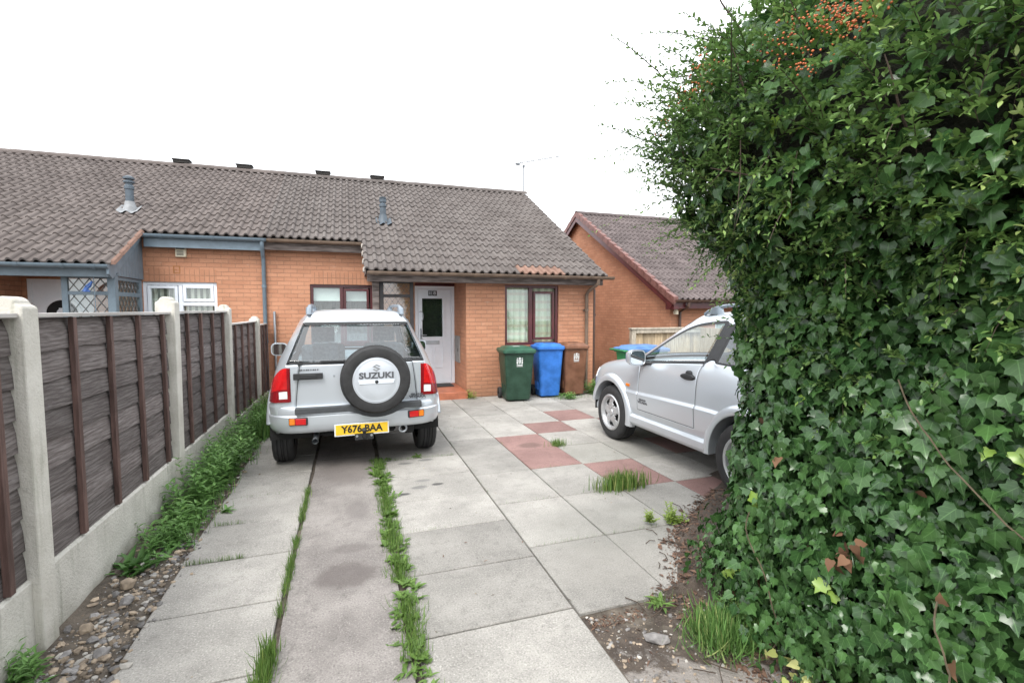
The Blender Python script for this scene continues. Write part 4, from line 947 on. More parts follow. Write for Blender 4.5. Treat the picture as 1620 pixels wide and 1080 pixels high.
plant('weed_plant', 'dark leafy weed at the near end of the weeds, against the gravel board', 'weed', -1.33, 3.58, dock, m_weed, 'single weeds')
plant('weed_plant', 'feathery green weed growing at the foot of the nearest concrete post', 'weed', -1.40, 2.60, lambda L: (stems(L, 0, 0, .17, 16, .06, T_LANCE, .07, .02)), m_weed, 'single weeds')
plant('weed_plant', 'bushy low weed in the gravel, between the dark leafy weed and the tall mass', 'weed', -1.24, 3.80, lambda L: stems(L, 0, 0, .19, 22, .07, T_LANCE, .075, .022), m_weed, 'single weeds')
plant('weed_plant', 'yellow green leafy weed at the wall corner by the red step', 'weed', 2.10, 8.74, lambda L: (stems(L, 0, 0, .16, 12, .07, T_LANCE, .08, .03, 0, (.5, .9))), m_weedy, 'single weeds')
plant('weed_plant', 'spreading low weed in front of the blue and brown bins', 'weed', 3.86, 8.13, lambda L: (stems(L, 0, 0, .12, 26, .10, T_LANCE, .09, .03, 0, (.4, .95)), blades(L, rng.normal(size=150)*.25, rng.normal(size=150)*.05, 0., .07, .9)), m_weed, 'single weeds')
plant('weed_plant', 'bright green leafy weed at the foot of the brown downpipe', 'weed', 4.52, 8.45, lambda L: (stems(L, 0, 0, .30, 20, .08, T_LANCE, .11, .04, 0, (.5, .95))), m_weed, 'single weeds')
plant('seedling', 'yellow green seedling on the paving, farther from the hedge than its twin', 'seedling', 2.16, 3.10, lambda L: stems(L, 0, 0, .12, 9, .025, T_OVAL, .042, .014, .02, (.3, .9), .5), m_weedy, 'seedlings by the hedge')
plant('seedling', 'bushier yellow green seedling on the paving, nearer the hedge than its twin', 'seedling', 2.37, 3.08, lambda L: stems(L, 0, 0, .13, 16, .035, T_OVAL, .042, .014, .0, (.2, .8), .6), m_weedy, 'seedlings by the hedge')
m_grass2 = leaf_mat('long_grass', (.065, .15, .035), (.15, .28, .075), (.30, .36, .13), .5, .25)
def tuft(rx, ry, n, h, sp=.55): return lambda L: blades(L, rng.normal(size=n)*rx, rng.normal(size=n)*ry, 0.0, h, sp, (.1, .95), 1.5)
plant('grass_tuft', 'wide bright grass tuft growing in the paving joint by the red slab', 'grass tuft', 2.36, 3.84, tuft(.11, .045, 800, .12), m_grass, 'grass tufts')
plant('grass_tuft', 'small grass tuft in the paving joint between the two silver cars', 'grass tuft', 2.38, 5.32, tuft(.05, .035, 200, .075), m_grass, 'grass tufts')
plant('grass_tuft', 'large shaggy grass tuft growing in the bare soil at the hedge foot', 'grass tuft', 1.77, 1.87, tuft(.085, .065, 1500, .115, 1.9), m_grass2, 'grass tufts')
plant('weed_plant', 'leafy weed between the shaggy grass tuft and the ivy', 'weed', 1.93, 1.93, lambda L: stems(L, 0, 0, .16, 26, .06, T_OVAL, .045, .02, 0, (.2, .8), .5), m_weed, 'single weeds')
plant('weed_plant', 'pale low weed in the soil at the edge of the paving slab', 'weed', 1.62, 2.22, lambda L: (rosette(L, 0, 0, 24, .07), blades(L, rng.normal(size=60)*.08, rng.normal(size=60)*.03, 0., .05, 1.)), m_grass, 'single weeds')

# ------------------------------------------------------------------ overgrown hedge
HG = thing('overgrown_hedge', 'tall overgrown hedge of ivy and orange berried firethorn on the right', 'hedge', (0, 0, 0))
m_ivy = leaf_mat('ivy_leaf', (.028, .073, .022), (.076, .166, .046), (.22, .34, .06), .27, .15, .34)
m_fire = leaf_mat('firethorn_leaf', (.046, .104, .028), (.175, .295, .078), (.31, .40, .13), .33, .30)
m_bark = M('hedge_bark', (.06, .042, .03), .9, 0, .3, 20)
m_vine = M('ivy_stem', (.09, .07, .042), .85, 0, .3, 20)
m_inner = M('core_shade', (.020, .022, .012), .95, 0, .7, 14, .05, 18)  # near-black colour stands for the shade deep inside the hedge
m_dead = leaf_mat('dead_leaf', (.11, .052, .028), (.22, .12, .065), (.42, .26, .13), .8, .1)
m_berry = M('orange_berry', (.48, .125, .04), .35, 0, .2, 30)
zk = [0, .5, .9, 1.39, 1.65, 1.85, 2.0, 2.2, 2.45, 2.75, 3.1, 3.37, 4.2]
x_end = [1.84, 2.01, 2.10, 2.14, 2.14, 2.01, 1.77, 1.58, 1.54, 1.66, 2.02, 2.40, 2.9]
x_mid = [1.86, 1.98, 2.06, 2.10, 2.10, 2.06, 2.02, 1.98, 1.96, 1.98, 2.16, 2.42, 2.9]
RC = .45; YE = 1.95
def hsurf(q, z, inset=0.0, lump=1.0):
    """q = distance along the hedge face from its near end; arrays; returns points and outward normals"""
    q = np.asarray(q, float); z = np.asarray(z, float); S = YE + 1.2; arc = RC*math.pi/2
    y = np.clip(q-1.2, -1.2, YE); phi = np.clip((q-S)/RC, 0, math.pi/2); u = np.maximum(q-S-arc, 0)
    k = np.clip((y-.7)/1.15, 0, 1); k = k*k*(3-2*k)
    x0 = np.interp(z, zk, x_mid)*(1-k) + np.interp(z, zk, x_end)*k
    nx, ny = -np.cos(phi), np.sin(phi)
    lum = np.array([.13*noise.noise((a*1.1+3, b*1.3, .7)) + .075*noise.noise((a*2.9, b*2.9+5, 3.1)) for a, b in zip(q.ravel(), z.ravel())]).reshape(q.shape)*lump
    off = lum - inset - np.clip((z-3.55)/.7, 0, 1)**2*.9
    px = x0 + RC + nx*(RC + off) + u; py = y + ny*(RC + off)
    return np.stack([px, py, z], -1), np.stack([nx, ny, np.full(q.shape, .12) + np.clip((z-3.3), 0, .8)], -1)
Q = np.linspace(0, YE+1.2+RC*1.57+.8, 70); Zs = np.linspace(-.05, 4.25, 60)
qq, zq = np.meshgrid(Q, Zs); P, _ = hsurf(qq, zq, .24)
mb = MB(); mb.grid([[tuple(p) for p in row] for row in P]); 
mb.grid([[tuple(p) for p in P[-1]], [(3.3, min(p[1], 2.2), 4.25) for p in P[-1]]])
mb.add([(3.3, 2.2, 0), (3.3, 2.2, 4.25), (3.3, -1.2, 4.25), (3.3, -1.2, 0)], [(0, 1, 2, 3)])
obj('dark_core', mb, m_inner, HG, smooth=True)  # added core: blocks light and paints the shade among the inner twigs
def surf_pts(n, z0, z1, dmin, dmax, qmin=.6, qmax=5.2):
    q = qmin + (qmax-qmin)*rng.random(n); z = z0 + (z1-z0)*rng.random(n)
    p, nr = hsurf(q, z); d = dmin + (dmax-dmin)*rng.random(n)
    nr = unit(nr); return p + nr*d[:, None], nr, q, z
def clump(q, z, f, s): return np.array([noise.noise((a*f+s, b*f, s)) for a, b in zip(q, z)])
# ivy
L = Leaves()
def ivy(n, z0, z1, d0, d1, keep, s0, s1, qmin=.6, qmax=5.2):
    p, nr, q, z = surf_pts(n, z0, z1, d0, d1, qmin, qmax); w_ = keep(q, z); ok = rng.random(n) < w_
    p, nr, q, z = p[ok], nr[ok], q[ok], z[ok]; n = len(p)
    tip = nr*.45 + np.stack([rng.normal(size=n)*.45, rng.normal(size=n)*.45, -1.0 + rng.normal(size=n)*.45], 1)
    X, Y, Z = frames(nr + np.array([0, 0, .35]) + rng.normal(size=(n, 3))*.42, tip)
    c = clump(q, z, 3.2, 4.0); sh = np.clip(.30 + .45*c + rng.normal(size=n)*.20, .0, .76); yg = clump(q, z, 6.5, 8.0) > .50
    sh[yg & (rng.random(n) < .35)] = .90
    sz = (s0 + (s1-s0)*rng.random(n)**1.4)*(1 - .25*np.clip((.6-z)/.6, 0, 1))
    kind = rng.integers(0, len(IVY), n)
    for k_ in range(len(IVY)):
        e = kind == k_; L.put(*IVY[k_], (p - Y*sz[:, None]*.5)[e], X[e]*(1 if k_ % 2 else -1), Y[e], Z[e], sz[e], sh[e])
ivy(31000, .02, 2.2, -.17, .07, lambda q, z: np.clip(1.15 - np.clip((z-1.35)/.8, 0, 1)*.75 - .9*np.clip(clump(q, z, 2.2, 1.0)-.28, 0, 1), 0, 1), .034, .088)
ivy(7000, 1.9, 4.1, -.20, .0, lambda q, z: np.full(len(q), .7), .05, .085)
ivy(1500, 0.0, .35, -.05, .20, lambda q, z: np.full(len(q), 1.0), .035, .075, 1.8, 4.6)
L.build('ivy_leaves', [m_ivy], HG, smooth=True)
# firethorn sprays
L = Leaves()
def sprays(p, d, length, nl, ls, sh0, sag=.25):
    n = len(p); d = unit(d); side = unit(np.cross(d, np.array([.1, .05, 1.0]))); up = np.cross(side, d)
    for i in range(nl):
        s = (i+.8)/nl; pos = p + d*(length*s)[:, None] + np.array([0, 0, -1.0])*(sag*length*s*s)[:, None]
        a = i*2.4 + rng.random(n); tip = d*.75 + side*np.cos(a)[:, None]*.9 + up*np.sin(a)[:, None]*.55
        nrm = np.tile([0, 0, 1.0], (n, 1)) + rng.normal(size=(n, 3))*.35 - d*.3
        L.put(*T_OVAL, pos, *frames(nrm, tip), ls*(.75 + .5*rng.random(n))*(1.05-.45*s), np.clip(sh0 + .32*s*s + rng.normal(size=n)*.10, 0, .97))
    L.put(T_BLADE[0]*np.array([.35, 1, sag/.45]), T_BLADE[1], p, *frames(up + 0*d, d), length, np.full(n, .4), 1)
def spray_field(n, z0, z1, d0, d1, keep, len0, len1, nl, ls, qmin=.6, qmax=5.2, outd=None):
    p, nr, q, z = surf_pts(n, z0, z1, d0, d1, qmin, qmax); ok = rng.random(n) < keep(q, z); p, nr, q, z = p[ok], nr[ok], q[ok], z[ok]; n = len(p)
    d = nr*.9 + rng.normal(size=(n, 3))*.55 + np.array([0, 0, .25]) if outd is None else rng.normal(size=(n, 3))*.40 + outd
    c = clump(q, z, 2.6, 6.0); sprays(p, d, len0 + (len1-len0)*rng.random(n), nl, ls, np.clip(.34 + .75*c + .10*np.clip(z-2.4, 0, 1.2), .05, .74))
ff = lambda q, z: np.clip((z-1.25)/.7, 0, 1)*np.clip(1 - .9*np.clip(-clump(q, z, 2.6, 2.0)-.22, 0, 1), 0, 1)
spray_field(5600, 1.3, 4.15, -.22, .02, ff, .10, .26, 13, .042)
spray_field(700, .9, 2.2, -.1, .03, lambda q, z: np.clip(clump(q, z, 1.7, 9.0)*2.5, 0, 1), .10, .22, 12, .040)
spray_field(560, 1.7, 3.9, -.1, .03, lambda q, z: np.full(len(q), .8), .22, .40, 20, .034, 2.6, 4.9)
spray_field(150, 2.0, 3.8, -.1, .03, lambda q, z: np.full(len(q), .9), .35, .62, 26, .030, 3.3, 4.6, np.array([-.75, .35, .45]))
L.build('firethorn_leaves', [m_fire, m_bark], HG, smooth=False)
# branches, vines, berries, dead leaves
p = MB()
for i in range(26):
    p = MB(); q = 1.8 + 2.8*rng.random(); z = 2.1 + 1.7*rng.random(); b0, nr = hsurf([q], [z], .15); b0 = b0[0]; d = unit(nr*.9 + rng.normal(size=(1, 3))*.5 + [[-.1, 0, .6]])[0]
    pts = [b0]; 
    for k in range(5): d = d + rng.normal(size=3)*.16; pts.append(pts[-1] + d/np.linalg.norm(d)*.085)
    p.tube(pts, [.007, .006, .005, .004, .003, .002], 5); obj('branch', p, m_bark, HG, smooth=60)
p = MB()
for i in range(4):
    p = MB(); dq = rng.normal()*.01; q = 1.5 + 3.0*rng.random(); z = .5 + .9*rng.random(); pts = []
    for k in range(22):
        a, nr = hsurf([q], [max(.02, z)], -.075 - .012*math.sin(k*.6)); pts.append(a[0]); dq += rng.normal()*.005; q += dq; z -= .022 + .01*rng.random()
        if z < .03: break
    if len(pts) > 2: p.tube(pts, .0032, 5); obj('vine_stem', p, m_vine, HG, smooth=60)
bv, bf = [], []
ico = bmesh.new(); bmesh.ops.create_icosphere(ico, subdivisions=1, radius=1); iv = np.array([v.co[:] for v in ico.verts]); if_ = np.array([[v.index for v in f.verts] for f in ico.faces]); ico.free()
BP = []
for q, z, n in ((2.52, 2.68, 85), (2.58, 2.74, 70), (2.46, 2.73, 55), (2.62, 2.58, 40), (2.68, 2.72, 40), (2.75, 2.68, 25), (3.10, 2.70, 45), (3.16, 2.66, 35), (3.05, 2.74, 25), (3.35, 2.60, 14)):
    a, nr = hsurf([q], [z], -.05); BP.append(a[0] + rng.normal(size=(n, 3))*np.array([.03, .04, .035]))
BP = np.concatenate(BP); r_ = .0036 + .0018*rng.random(len(BP))
V = (BP[:, None, :] + iv[None]*r_[:, None, None]).reshape(-1, 3); Fc = (if_[None] + (np.arange(len(BP))*len(iv))[:, None, None]).reshape(-1, 3)
fast_mesh('berries', V, Fc, m_berry, np.full(len(Fc), .5), None, True, HG)
L = Leaves()
pp, nr, q, z = surf_pts(34, .05, 1.3, .0, .07, 1.2, 4.8); n = len(pp); L.put(*T_IVY, pp, *frames(nr + rng.normal(size=(n, 3))*.5, rng.normal(size=(n, 3)) + [0, 0, -.6]),   .035 + .03*rng.random(n), rng.random(n))
a, nr = hsurf([2.62], [.62], -.07); n = 14; L.put(*T_IVY, a + rng.normal(size=(n, 3))*.03, *frames(np.tile(nr, (n, 1)) + rng.normal(size=(n, 3))*.3, rng.normal(size=(n, 3))*.6 + [0, 0, -.8]), np.full(n, .05), .5*rng.random(n))
L.build('dead_leaves', [m_dead], HG)
L = Leaves()
a, nr = hsurf([2.55], [.10], -.13); n = 40; L.put(*T_IVY, a + rng.normal(size=(n, 3))*[.04, .10, .035], *frames(np.tile(nr, (n, 1)) + [0, 0, .5] + rng.normal(size=(n, 3))*.4, rng.normal(size=(n, 3))*.6 + [-.3, 0, -.6]), .035 + .02*rng.random(n), rng.random(n))
m_varieg = leaf_mat('variegated_leaf', (.30, .34, .10), (.50, .50, .20), (.60, .58, .30), .5, .15)
L.build('variegated_leaves', [m_varieg], HG)
# leaf litter on the ground beside the hedge
L = Leaves()
def litter(n, x, y, s):
    z = np.array([max(soil_h(a, b_), 0.0 if b_ > 2.285 else -9) for a, b_ in zip(x, y)]) + .006
    tip = np.stack([rng.normal(size=n), rng.normal(size=n), rng.normal(size=n)*.15], 1); L.put(*(T_OVAL if s > .03 else T_LANCE), np.stack([x, y, z], 1), *frames(np.tile([0, 0, 1.], (n, 1)) + rng.normal(size=(n, 3))*.35, tip), s*(.5 + rng.random(n)), rng.random(n)*.9)
for s, n in ((.022, 1500), (.035, 520), (.055, 90)):
    y = 1.2 + 2.3*rng.random(n); x = np.where(y > 2.28, bx(y), 1.75) + np.abs(rng.normal(size=n))*.16 - .05 - .10*rng.random(n)**3; litter(n, x, y, s)
litter(160, 1.17 + .35*rng.random(160), 2.16 + .09*rng.random(160), .024); litter(120, 1.2 + .9*rng.random(120), 1.3 + .95*rng.random(120), .026)
xx_ = rng.uniform(.35, 2.9, 70); litter(70, xx_, rng.uniform(2.35, 8, 70), .022)
m_litter = leaf_mat('litter_leaf', (.060, .036, .026), (.17, .10, .068), (.27, .17, .11), .85, .05)
stuff(L.build('leaf_litter', [m_litter]))
p = MB()
for i in range(26):
    y = 1.5 + 1.9*rng.random(); x = float(bx(max(y, 2.29))) - .25 + .35*rng.random(); a = rng.random()*6.28; l = .06 + .14*rng.random(); z = max(soil_h(x, y), 0) + .008
    p.tube([(x, y, z), (x + l*.5*math.cos(a), y + l*.5*math.sin(a), z+.008), (x + l*math.cos(a+.2), y + l*math.sin(a+.2), z)], .0028, 4)
stuff(obj('twigs', p, m_bark))

# ------------------------------------------------------------------ silver three-door off-roader (built once, copied for the second one)
def car_paint():
    m, t, b, o = nodes('silver_paint')
    b.inputs['Base Color'].default_value = (.58, .625, .67, 1); b.inputs['Metallic'].default_value = .55; b.inputs['Roughness'].default_value = .34
    b.inputs['Coat Weight'].default_value = .8; b.inputs['Coat Roughness'].default_value = .05
    tc = nn(t, 'TexCoord').outputs['Object']; n1 = noise_(t, tc, 3, 5, .6); sp = nn(t, 'SeparateXYZ'); t.links.new(tc, sp.inputs[0])
    d = math_(t, 'MULTIPLY', ramp(t, math_(t, 'ADD', sp.outputs[2], math_(t, 'MULTIPLY', n1, .35)), .75, .40), .35)          # road dust low down
    t.links.new(mixcol(t, d, (.58, .625, .67), (.37, .365, .35)), b.inputs['Base Color'])
    t.links.new(math_(t, 'MULTIPLY_ADD', d, .8, math_(t, 'MULTIPLY_ADD', n1, .10, .28)), b.inputs['Roughness'])
    return m
m_paint = car_paint()
m_trim = M('dark_trim', (.020, .021, .023), .55, 0, .15, 20)
m_gap = M('panel_gap', (.006, .006, .006), .8)
m_padgrey = M('grey_bumper_pad', (.055, .06, .065), .6, 0, .12, 20)
m_carglass = glass_mat('car_glass', (.90, .96, .97), 2.0)
m_darkglass = glass_mat('dark_car_glass', (.72, .83, .87), 2.1)
m_seat = M('grey_seat_cloth', (.20, .23, .25), .9, 0, .2, 30)
m_red = M('red_lens', (.50, .010, .012), .12, 0, .1, 30, coat=.6); m_dred = M('dark_red_lens', (.20, .006, .010), .15, 0, .1, 30, coat=.6)
m_amber = M('amber_lens', (.75, .20, .015), .12, 0, .1, 30, coat=.6); m_clear = M('clear_lens', (.70, .72, .72), .12, 0, .05, 60, coat=.6)
m_alloy = M('silver_wheel', (.50, .51, .52), .38, .6, .12, 9); m_cover = M('silver_cover', (.58, .62, .67), .34, .45, .05, 5, coat=.5)
m_plate = M('yellow_plate', (.78, .50, .025), .45, 0, .06, 8); m_ink = M('black_ink', (.012, .012, .012), .5); m_badge = M('badge_grey', (.10, .105, .115), .4, .3)
ST = [  # stations from tail to nose: ten (x, y, z) from sill to roof centre
 [(.72,.03,.44),(.76,.02,.52),(.79,.01,.69),(.785,.01,.725),(.728,0,.98),(.682,0,1.10),(.512,.085,1.56),(.450,.12,1.625),(.388,.13,1.648),(0,.12,1.668)],
 [(.80,.12,.40),(.835,.11,.50),(.858,.10,.69),(.840,.10,.725),(.798,.10,.98),(.740,.10,1.105),(.540,.18,1.567),(.480,.20,1.640),(.41,.20,1.668),(0,.20,1.688)],
 [(.82,.30,.38),(.858,.30,.50),(.870,.30,.69),(.852,.30,.725),(.840,.30,.98),(.772,.30,1.128),(.558,.36,1.578),(.502,.38,1.650),(.42,.38,1.680),(0,.38,1.698)],
 [(.82,1.03,.38),(.858,1.03,.50),(.870,1.03,.70),(.850,1.03,.735),(.842,1.03,.98),(.788,1.03,1.142),(.578,.98,1.588),(.512,.98,1.655),(.42,.98,1.684),(0,.98,1.702)],
 [(.82,1.13,.38),(.858,1.13,.50),(.870,1.13,.70),(.850,1.13,.735),(.842,1.13,.98),(.790,1.13,1.135),(.578,1.07,1.588),(.512,1.07,1.653),(.42,1.07,1.682),(0,1.07,1.700)],
 [(.82,1.66,.38),(.858,1.66,.50),(.870,1.66,.69),(.850,1.66,.725),(.842,1.66,.96),(.810,1.66,1.085),(.580,1.60,1.545),(.515,1.56,1.612),(.42,1.62,1.640),(0,1.70,1.652)],
 [(.82,2.24,.38),(.858,2.24,.50),(.870,2.24,.67),(.850,2.24,.705),(.840,2.24,.93),(.802,2.24,1.035),(.772,2.28,1.062),(.705,2.38,1.075),(.61,2.46,1.082),(0,2.62,1.090)],
 [(.82,2.42,.38),(.858,2.42,.50),(.868,2.42,.67),(.850,2.42,.700),(.838,2.42,.92),(.788,2.45,1.005),(.735,2.50,1.034),(.67,2.56,1.046),(.57,2.62,1.055),(0,2.74,1.066)],
 [(.82,2.95,.38),(.855,2.95,.50),(.862,2.95,.67),(.848,2.95,.700),(.828,2.95,.88),(.762,2.95,.960),(.70,2.95,.988),(.63,2.95,1.002),(.52,2.95,1.012),(0,2.97,1.022)],
 [(.80,3.27,.40),(.825,3.27,.50),(.830,3.28,.67),(.82,3.28,.70),(.795,3.26,.82),(.735,3.28,.893),(.665,3.29,.922),(.585,3.31,.936),(.48,3.33,.945),(0,3.36,.952)],
 [(.68,3.38,.44),(.70,3.41,.52),(.705,3.43,.67),(.705,3.43,.70),(.69,3.43,.78),(.655,3.43,.838),(.60,3.44,.866),(.53,3.45,.878),(.43,3.46,.884),(0,3.49,.89)]]
BODY, DOOR_L, DOOR_R, GATE, G_REAR, G_DL, G_DR, G_QL, G_QR, G_FRONT, PILLAR = range(11)
def build_car(root):
    ST_ = [[(x, y, z - .032*min(1, max(0, (z-1.12)/.45))) for x, y, z in s] for s in ST]
    bm = bmesh.new(); ring = []; cv_ = bm.verts.layers.float.new('crease_vert'); cr = bm.edges.layers.float.new('crease_edge')
    for s in ST_:
        L_ = [bm.verts.new((-x, y, z)) for x, y, z in s[:9]]; c = bm.verts.new(s[9]); r_ = [bm.verts.new(p) for p in s[:9][::-1]]
        ring.append(L_ + [c] + r_)
    for a in range(len(ST)-1):
        for i in range(18):
            f = bm.faces.new((ring[a][i], ring[a+1][i], ring[a+1][i+1], ring[a][i+1])); r = i if i < 9 else 17-i; left = i < 9; mi = BODY
            if r == 5:
                if a == 2: mi = G_QL if left else G_QR
                elif a == 3: mi = PILLAR
                elif a in (4, 5): mi = G_DL if left else G_DR
            if r in (7, 8) and a == 5: mi = G_FRONT
            if a in (4, 5) and 1 <= r <= 4: mi = DOOR_L if left else DOOR_R
            f.material_index = mi
    # tailgate: five columns between the two rear outlines
    T0 = ring[0]; cols = [[T0[i] for i in range(8)]]
    for k, fx in ((8, -.44/.51), (9, 0.0), (10, .44/.51)):
        c = []
        for i in range(7):
            l = T0[i].co; fx2 = fx*(1.03 if i < 4 else 1.075 if i == 4 else 1.118)
            c.append(bm.verts.new((abs(l.x)*fx2, l.y - (.022 if fx == 0 else .012), l.z)))
        cols.append(c + [T0[k]])
    cols.append([T0[18-i] for i in range(8)])
    for j in range(4):
        for i in range(7):
            f = bm.faces.new((cols[j][i], cols[j][i+1], cols[j+1][i+1], cols[j+1][i])); mi = BODY
            if j in (1, 2) or True:
                if 1 <= i <= 4 and j in (1, 2): mi = GATE
                if i == 5: mi = G_REAR
            f.material_index = mi
    TN = ring[-1]
    for i in range(9):
        if i < 8: bm.faces.new((TN[i], TN[18-i], TN[17-i], TN[i+1]))
        else: bm.faces.new((TN[8], TN[10], TN[9]))
    bm.edges.ensure_lookup_table(); pass
    for st_, r_, k_ in ((4, 5, .8), (4, 6, .75), (6, 5, .8), (6, 6, .7), (5, 6, .25), (2, 5, .6), (2, 6, .6), (3, 5, .8), (3, 6, .8)):
        for i_ in (r_, 18-r_): ring[st_][i_][cv_] = k_
    for c_ in (cols[0], cols[-1]):
        for i_ in (5, 6): c_[i_][cv_] = .45
    for a in range(len(ST)-1):
        for r_, k_ in ((1, .7), (2, .75), (3, .55)):
            for i_ in (r_, 18-r_):
                e = bm.edges.get((ring[a][i_], ring[a+1][i_]))
                if e: e[cr] = k_
    for e in bm.edges:
        ms = {f.material_index for f in e.link_faces}
        ys_ = [v.co.y for v in e.verts]
        if len(ms) > 1 and (ms & {G_QL, G_QR, G_DL, G_DR, G_REAR, G_FRONT}): e[cr] = .9
        if all(v in T0 for v in e.verts): e[cr] = max(e[cr], .45)
        if all(v in TN for v in e.verts): e[cr] = .3
    bmesh.ops.recalc_face_normals(bm, faces=bm.faces)
    me = bpy.data.meshes.new('cage'); bm.to_mesh(me); bm.free()
    for k in range(11): me.materials.append(m_paint)
    tmp = bpy.data.objects.new('cage', me); COL.objects.link(tmp); sb = tmp.modifiers.new('s', 'SUBSURF'); sb.levels = sb.render_levels = 4
    dg = bpy.context.evaluated_depsgraph_get(); full = bpy.data.meshes.new_from_object(tmp.evaluated_get(dg)); bpy.data.objects.remove(tmp)
    bm = bmesh.new(); bm.from_mesh(full); bvh = BVHTree.FromBMesh(bm)
    # wheel openings
    AR = .405
    for yc in (.58, 2.78):
        dead = [f for f in bm.faces if abs(f.calc_center_median().x) > .6 and math.hypot(f.calc_center_median().y-yc, f.calc_center_median().z-.36) < AR and f.calc_center_median().z < .80]
        edge_v = {v for f in dead for v in f.verts if any(g not in set(dead) for g in v.link_faces)} if len(dead) < 1 else None
        ds = set(dead); edge_v = {v for f in dead for v in f.verts if any(g not in ds for g in v.link_faces)}
        bmesh.ops.delete(bm, geom=dead, context='FACES')
        for v in edge_v:
            if v.is_valid:
                d = Vector((v.co.y-yc, v.co.z-.36)); l = d.length
                if l > .05: v.co.y = yc + d.x/l*AR; v.co.z = .36 + d.y/l*AR
    def cut(slots, name, mats, parent, gap=0, glass=False, rim=None):
        b2 = bm.copy(); bmesh.ops.delete(b2, geom=[f for f in b2.faces if f.material_index not in slots], context='FACES')
        for f in b2.faces: f.material_index = 0; f.smooth = True
        if rim:
            r_ = bmesh.ops.inset_region(b2, faces=b2.faces[:], thickness=rim, depth=0, use_boundary=True, use_even_offset=False)
            rf_ = r_['faces']; bz = b2.copy(); ids = {f.index for f in rf_}; b2.faces.ensure_lookup_table(); b2.faces.index_update(); ids = {f.index for f in rf_}
            bz = b2.copy(); bz.faces.ensure_lookup_table(); bmesh.ops.delete(bz, geom=[f for f in bz.faces if f.index not in ids], context='FACES')
            bmesh.ops.delete(b2, geom=list(rf_), context='FACES')
            mz = bpy.data.meshes.new('window_seal'); bz.to_mesh(mz); bz.free(); mz.materials.append(m_trim)
        if gap:
            r_ = bmesh.ops.inset_region(b2, faces=b2.faces[:], thickness=gap, depth=0, use_boundary=True, use_even_offset=False)
            for f in r_['faces']: f.material_index = 2
            bmesh.ops.inset_region(b2, faces=[f for f in b2.faces if f.material_index == 0], thickness=.004, depth=.003)
        m2 = bpy.data.meshes.new(name); b2.to_mesh(m2); b2.free()
        for m in mats: m2.materials.append(m)
        o = bpy.data.objects.new(name, m2); link(o, parent)
        if not glass:
            s_ = o.modifiers.new('skin', 'SOLIDIFY'); s_.thickness = .02; s_.offset = -1; s_.material_offset = 1
        if rim: link(bpy.data.objects.new('window_seal', mz), o)
        return o
    pm = [m_paint, m_trim, m_gap]
    cut({BODY}, 'body', pm, root); cut({PILLAR}, 'door_pillar', [m_trim, m_trim], root)
    dl = cut({DOOR_L}, 'door', pm, root, .006); drr = cut({DOOR_R}, 'door', pm, root, .006); gate = cut({GATE}, 'tailgate', pm, root, .006)
    cut({G_REAR}, 'rear_window', [m_darkglass], root, 0, True, .028)
    for sset, par in (({G_DL}, dl), ({G_DR}, drr)): cut(sset, 'door_window', [m_carglass], par, 0, True, .030)
    for sset in ({G_QL}, {G_QR}): cut(sset, 'quarter_window', [m_darkglass], root, 0, True, .022)
    cut({G_FRONT}, 'windscreen', [m_carglass], root, 0, True, .02)
    bm.free()
    def hit(o_, d_): 
        p, n, i, dist = bvh.ray_cast(Vector(o_), Vector(d_).normalized()); return (p, n) if p is not None else (Vector(o_) + Vector(d_), -Vector(d_).normalized())
    def wrap(name, cx_, cy_, angs, zrows, mats, pick, parent, off=.014, zfun=None, s=1):
        """lens patch following the body round a vertical corner"""
        P = []
        for z in zrows:
            row = []
            for a in angs:
                zz_ = zfun(a, z) if zfun else z; d = Vector((-math.cos(a), -math.sin(a), 0)); p, n = hit((cx_ - d.x*1.2, cy_ - d.y*1.2, zz_), d)
                p = p - d*off; row.append((p.x*s, p.y, p.z))
            P.append(row)
        # thick patch: outer face plus a rim going into the body
        mb = MB(); R_, C_ = len(P), len(P[0])
        inn = lambda p: (p[0]*.93, p[1] + (.05 if cy_ < 1 else -.05), p[2])
        vs = [p for row in P for p in row]; 
        mb.add(vs, [(i*C_+j, i*C_+j+1, (i+1)*C_+j+1, (i+1)*C_+j) for i in range(R_-1) for j in range(C_-1)], [pick(i, j) for i in range(R_-1) for j in range(C_-1)])
        edge = P[0] + [r[-1] for r in P[1:]] + P[-1][-2::-1] + [r[0] for r in P[-2:0:-1]]
        n = len(edge); mb.add(edge + [inn(p) for p in edge], [(i, (i+1) % n, n+(i+1) % n, n+i) for i in range(n)], pick(0, 0))
        return obj(name, mb, mats, parent, smooth=35)
    # tail lamps
    angs = [R(a) for a in (-77, -72, -66, -60, -55, -48, -40, -32, -24, -16, -8)]
    top = lambda a: 1.078 - .17*max(0, (math.degrees(a)+68)/60)**1.6
    for s in (-1, 1):
        zr = [0, .05, .10, .32, .38, .45, .55, .65, .75, .85, .93, 1.0]
        wrap('tail_lamp', .60, .20, angs, zr, [m_red, m_clear, m_dred], lambda i, j: (1 if i in (2,) and 1 <= j <= 3 else 2 if i < 4 or j == 0 else 0), root, .014, lambda a, q: .740 + q*(top(a)-.740), s)
        wrap('headlamp', .52, 3.18, [R(a) for a in (85, 78, 70, 62, 54, 46, 38, 30, 22)], [.74, .76, .80, .84, .86], [m_clear, m_trim, m_amber], lambda i, j: 2 if j > 6 else 0, root, .010, None, s)
        # side repeater and door handle
        p, n = hit((s*2, 2.40, .755), (-s, 0, 0)); mb = MB(); mb.box((p.x-.006, 2.36, .738), (p.x+.012*s, 2.43, .772)) if s > 0 else mb.box((p.x-.012, 2.36, .738), (p.x+.006, 2.43, .772)); obj('side_repeater', mb, m_amber, root, bevel=.005)
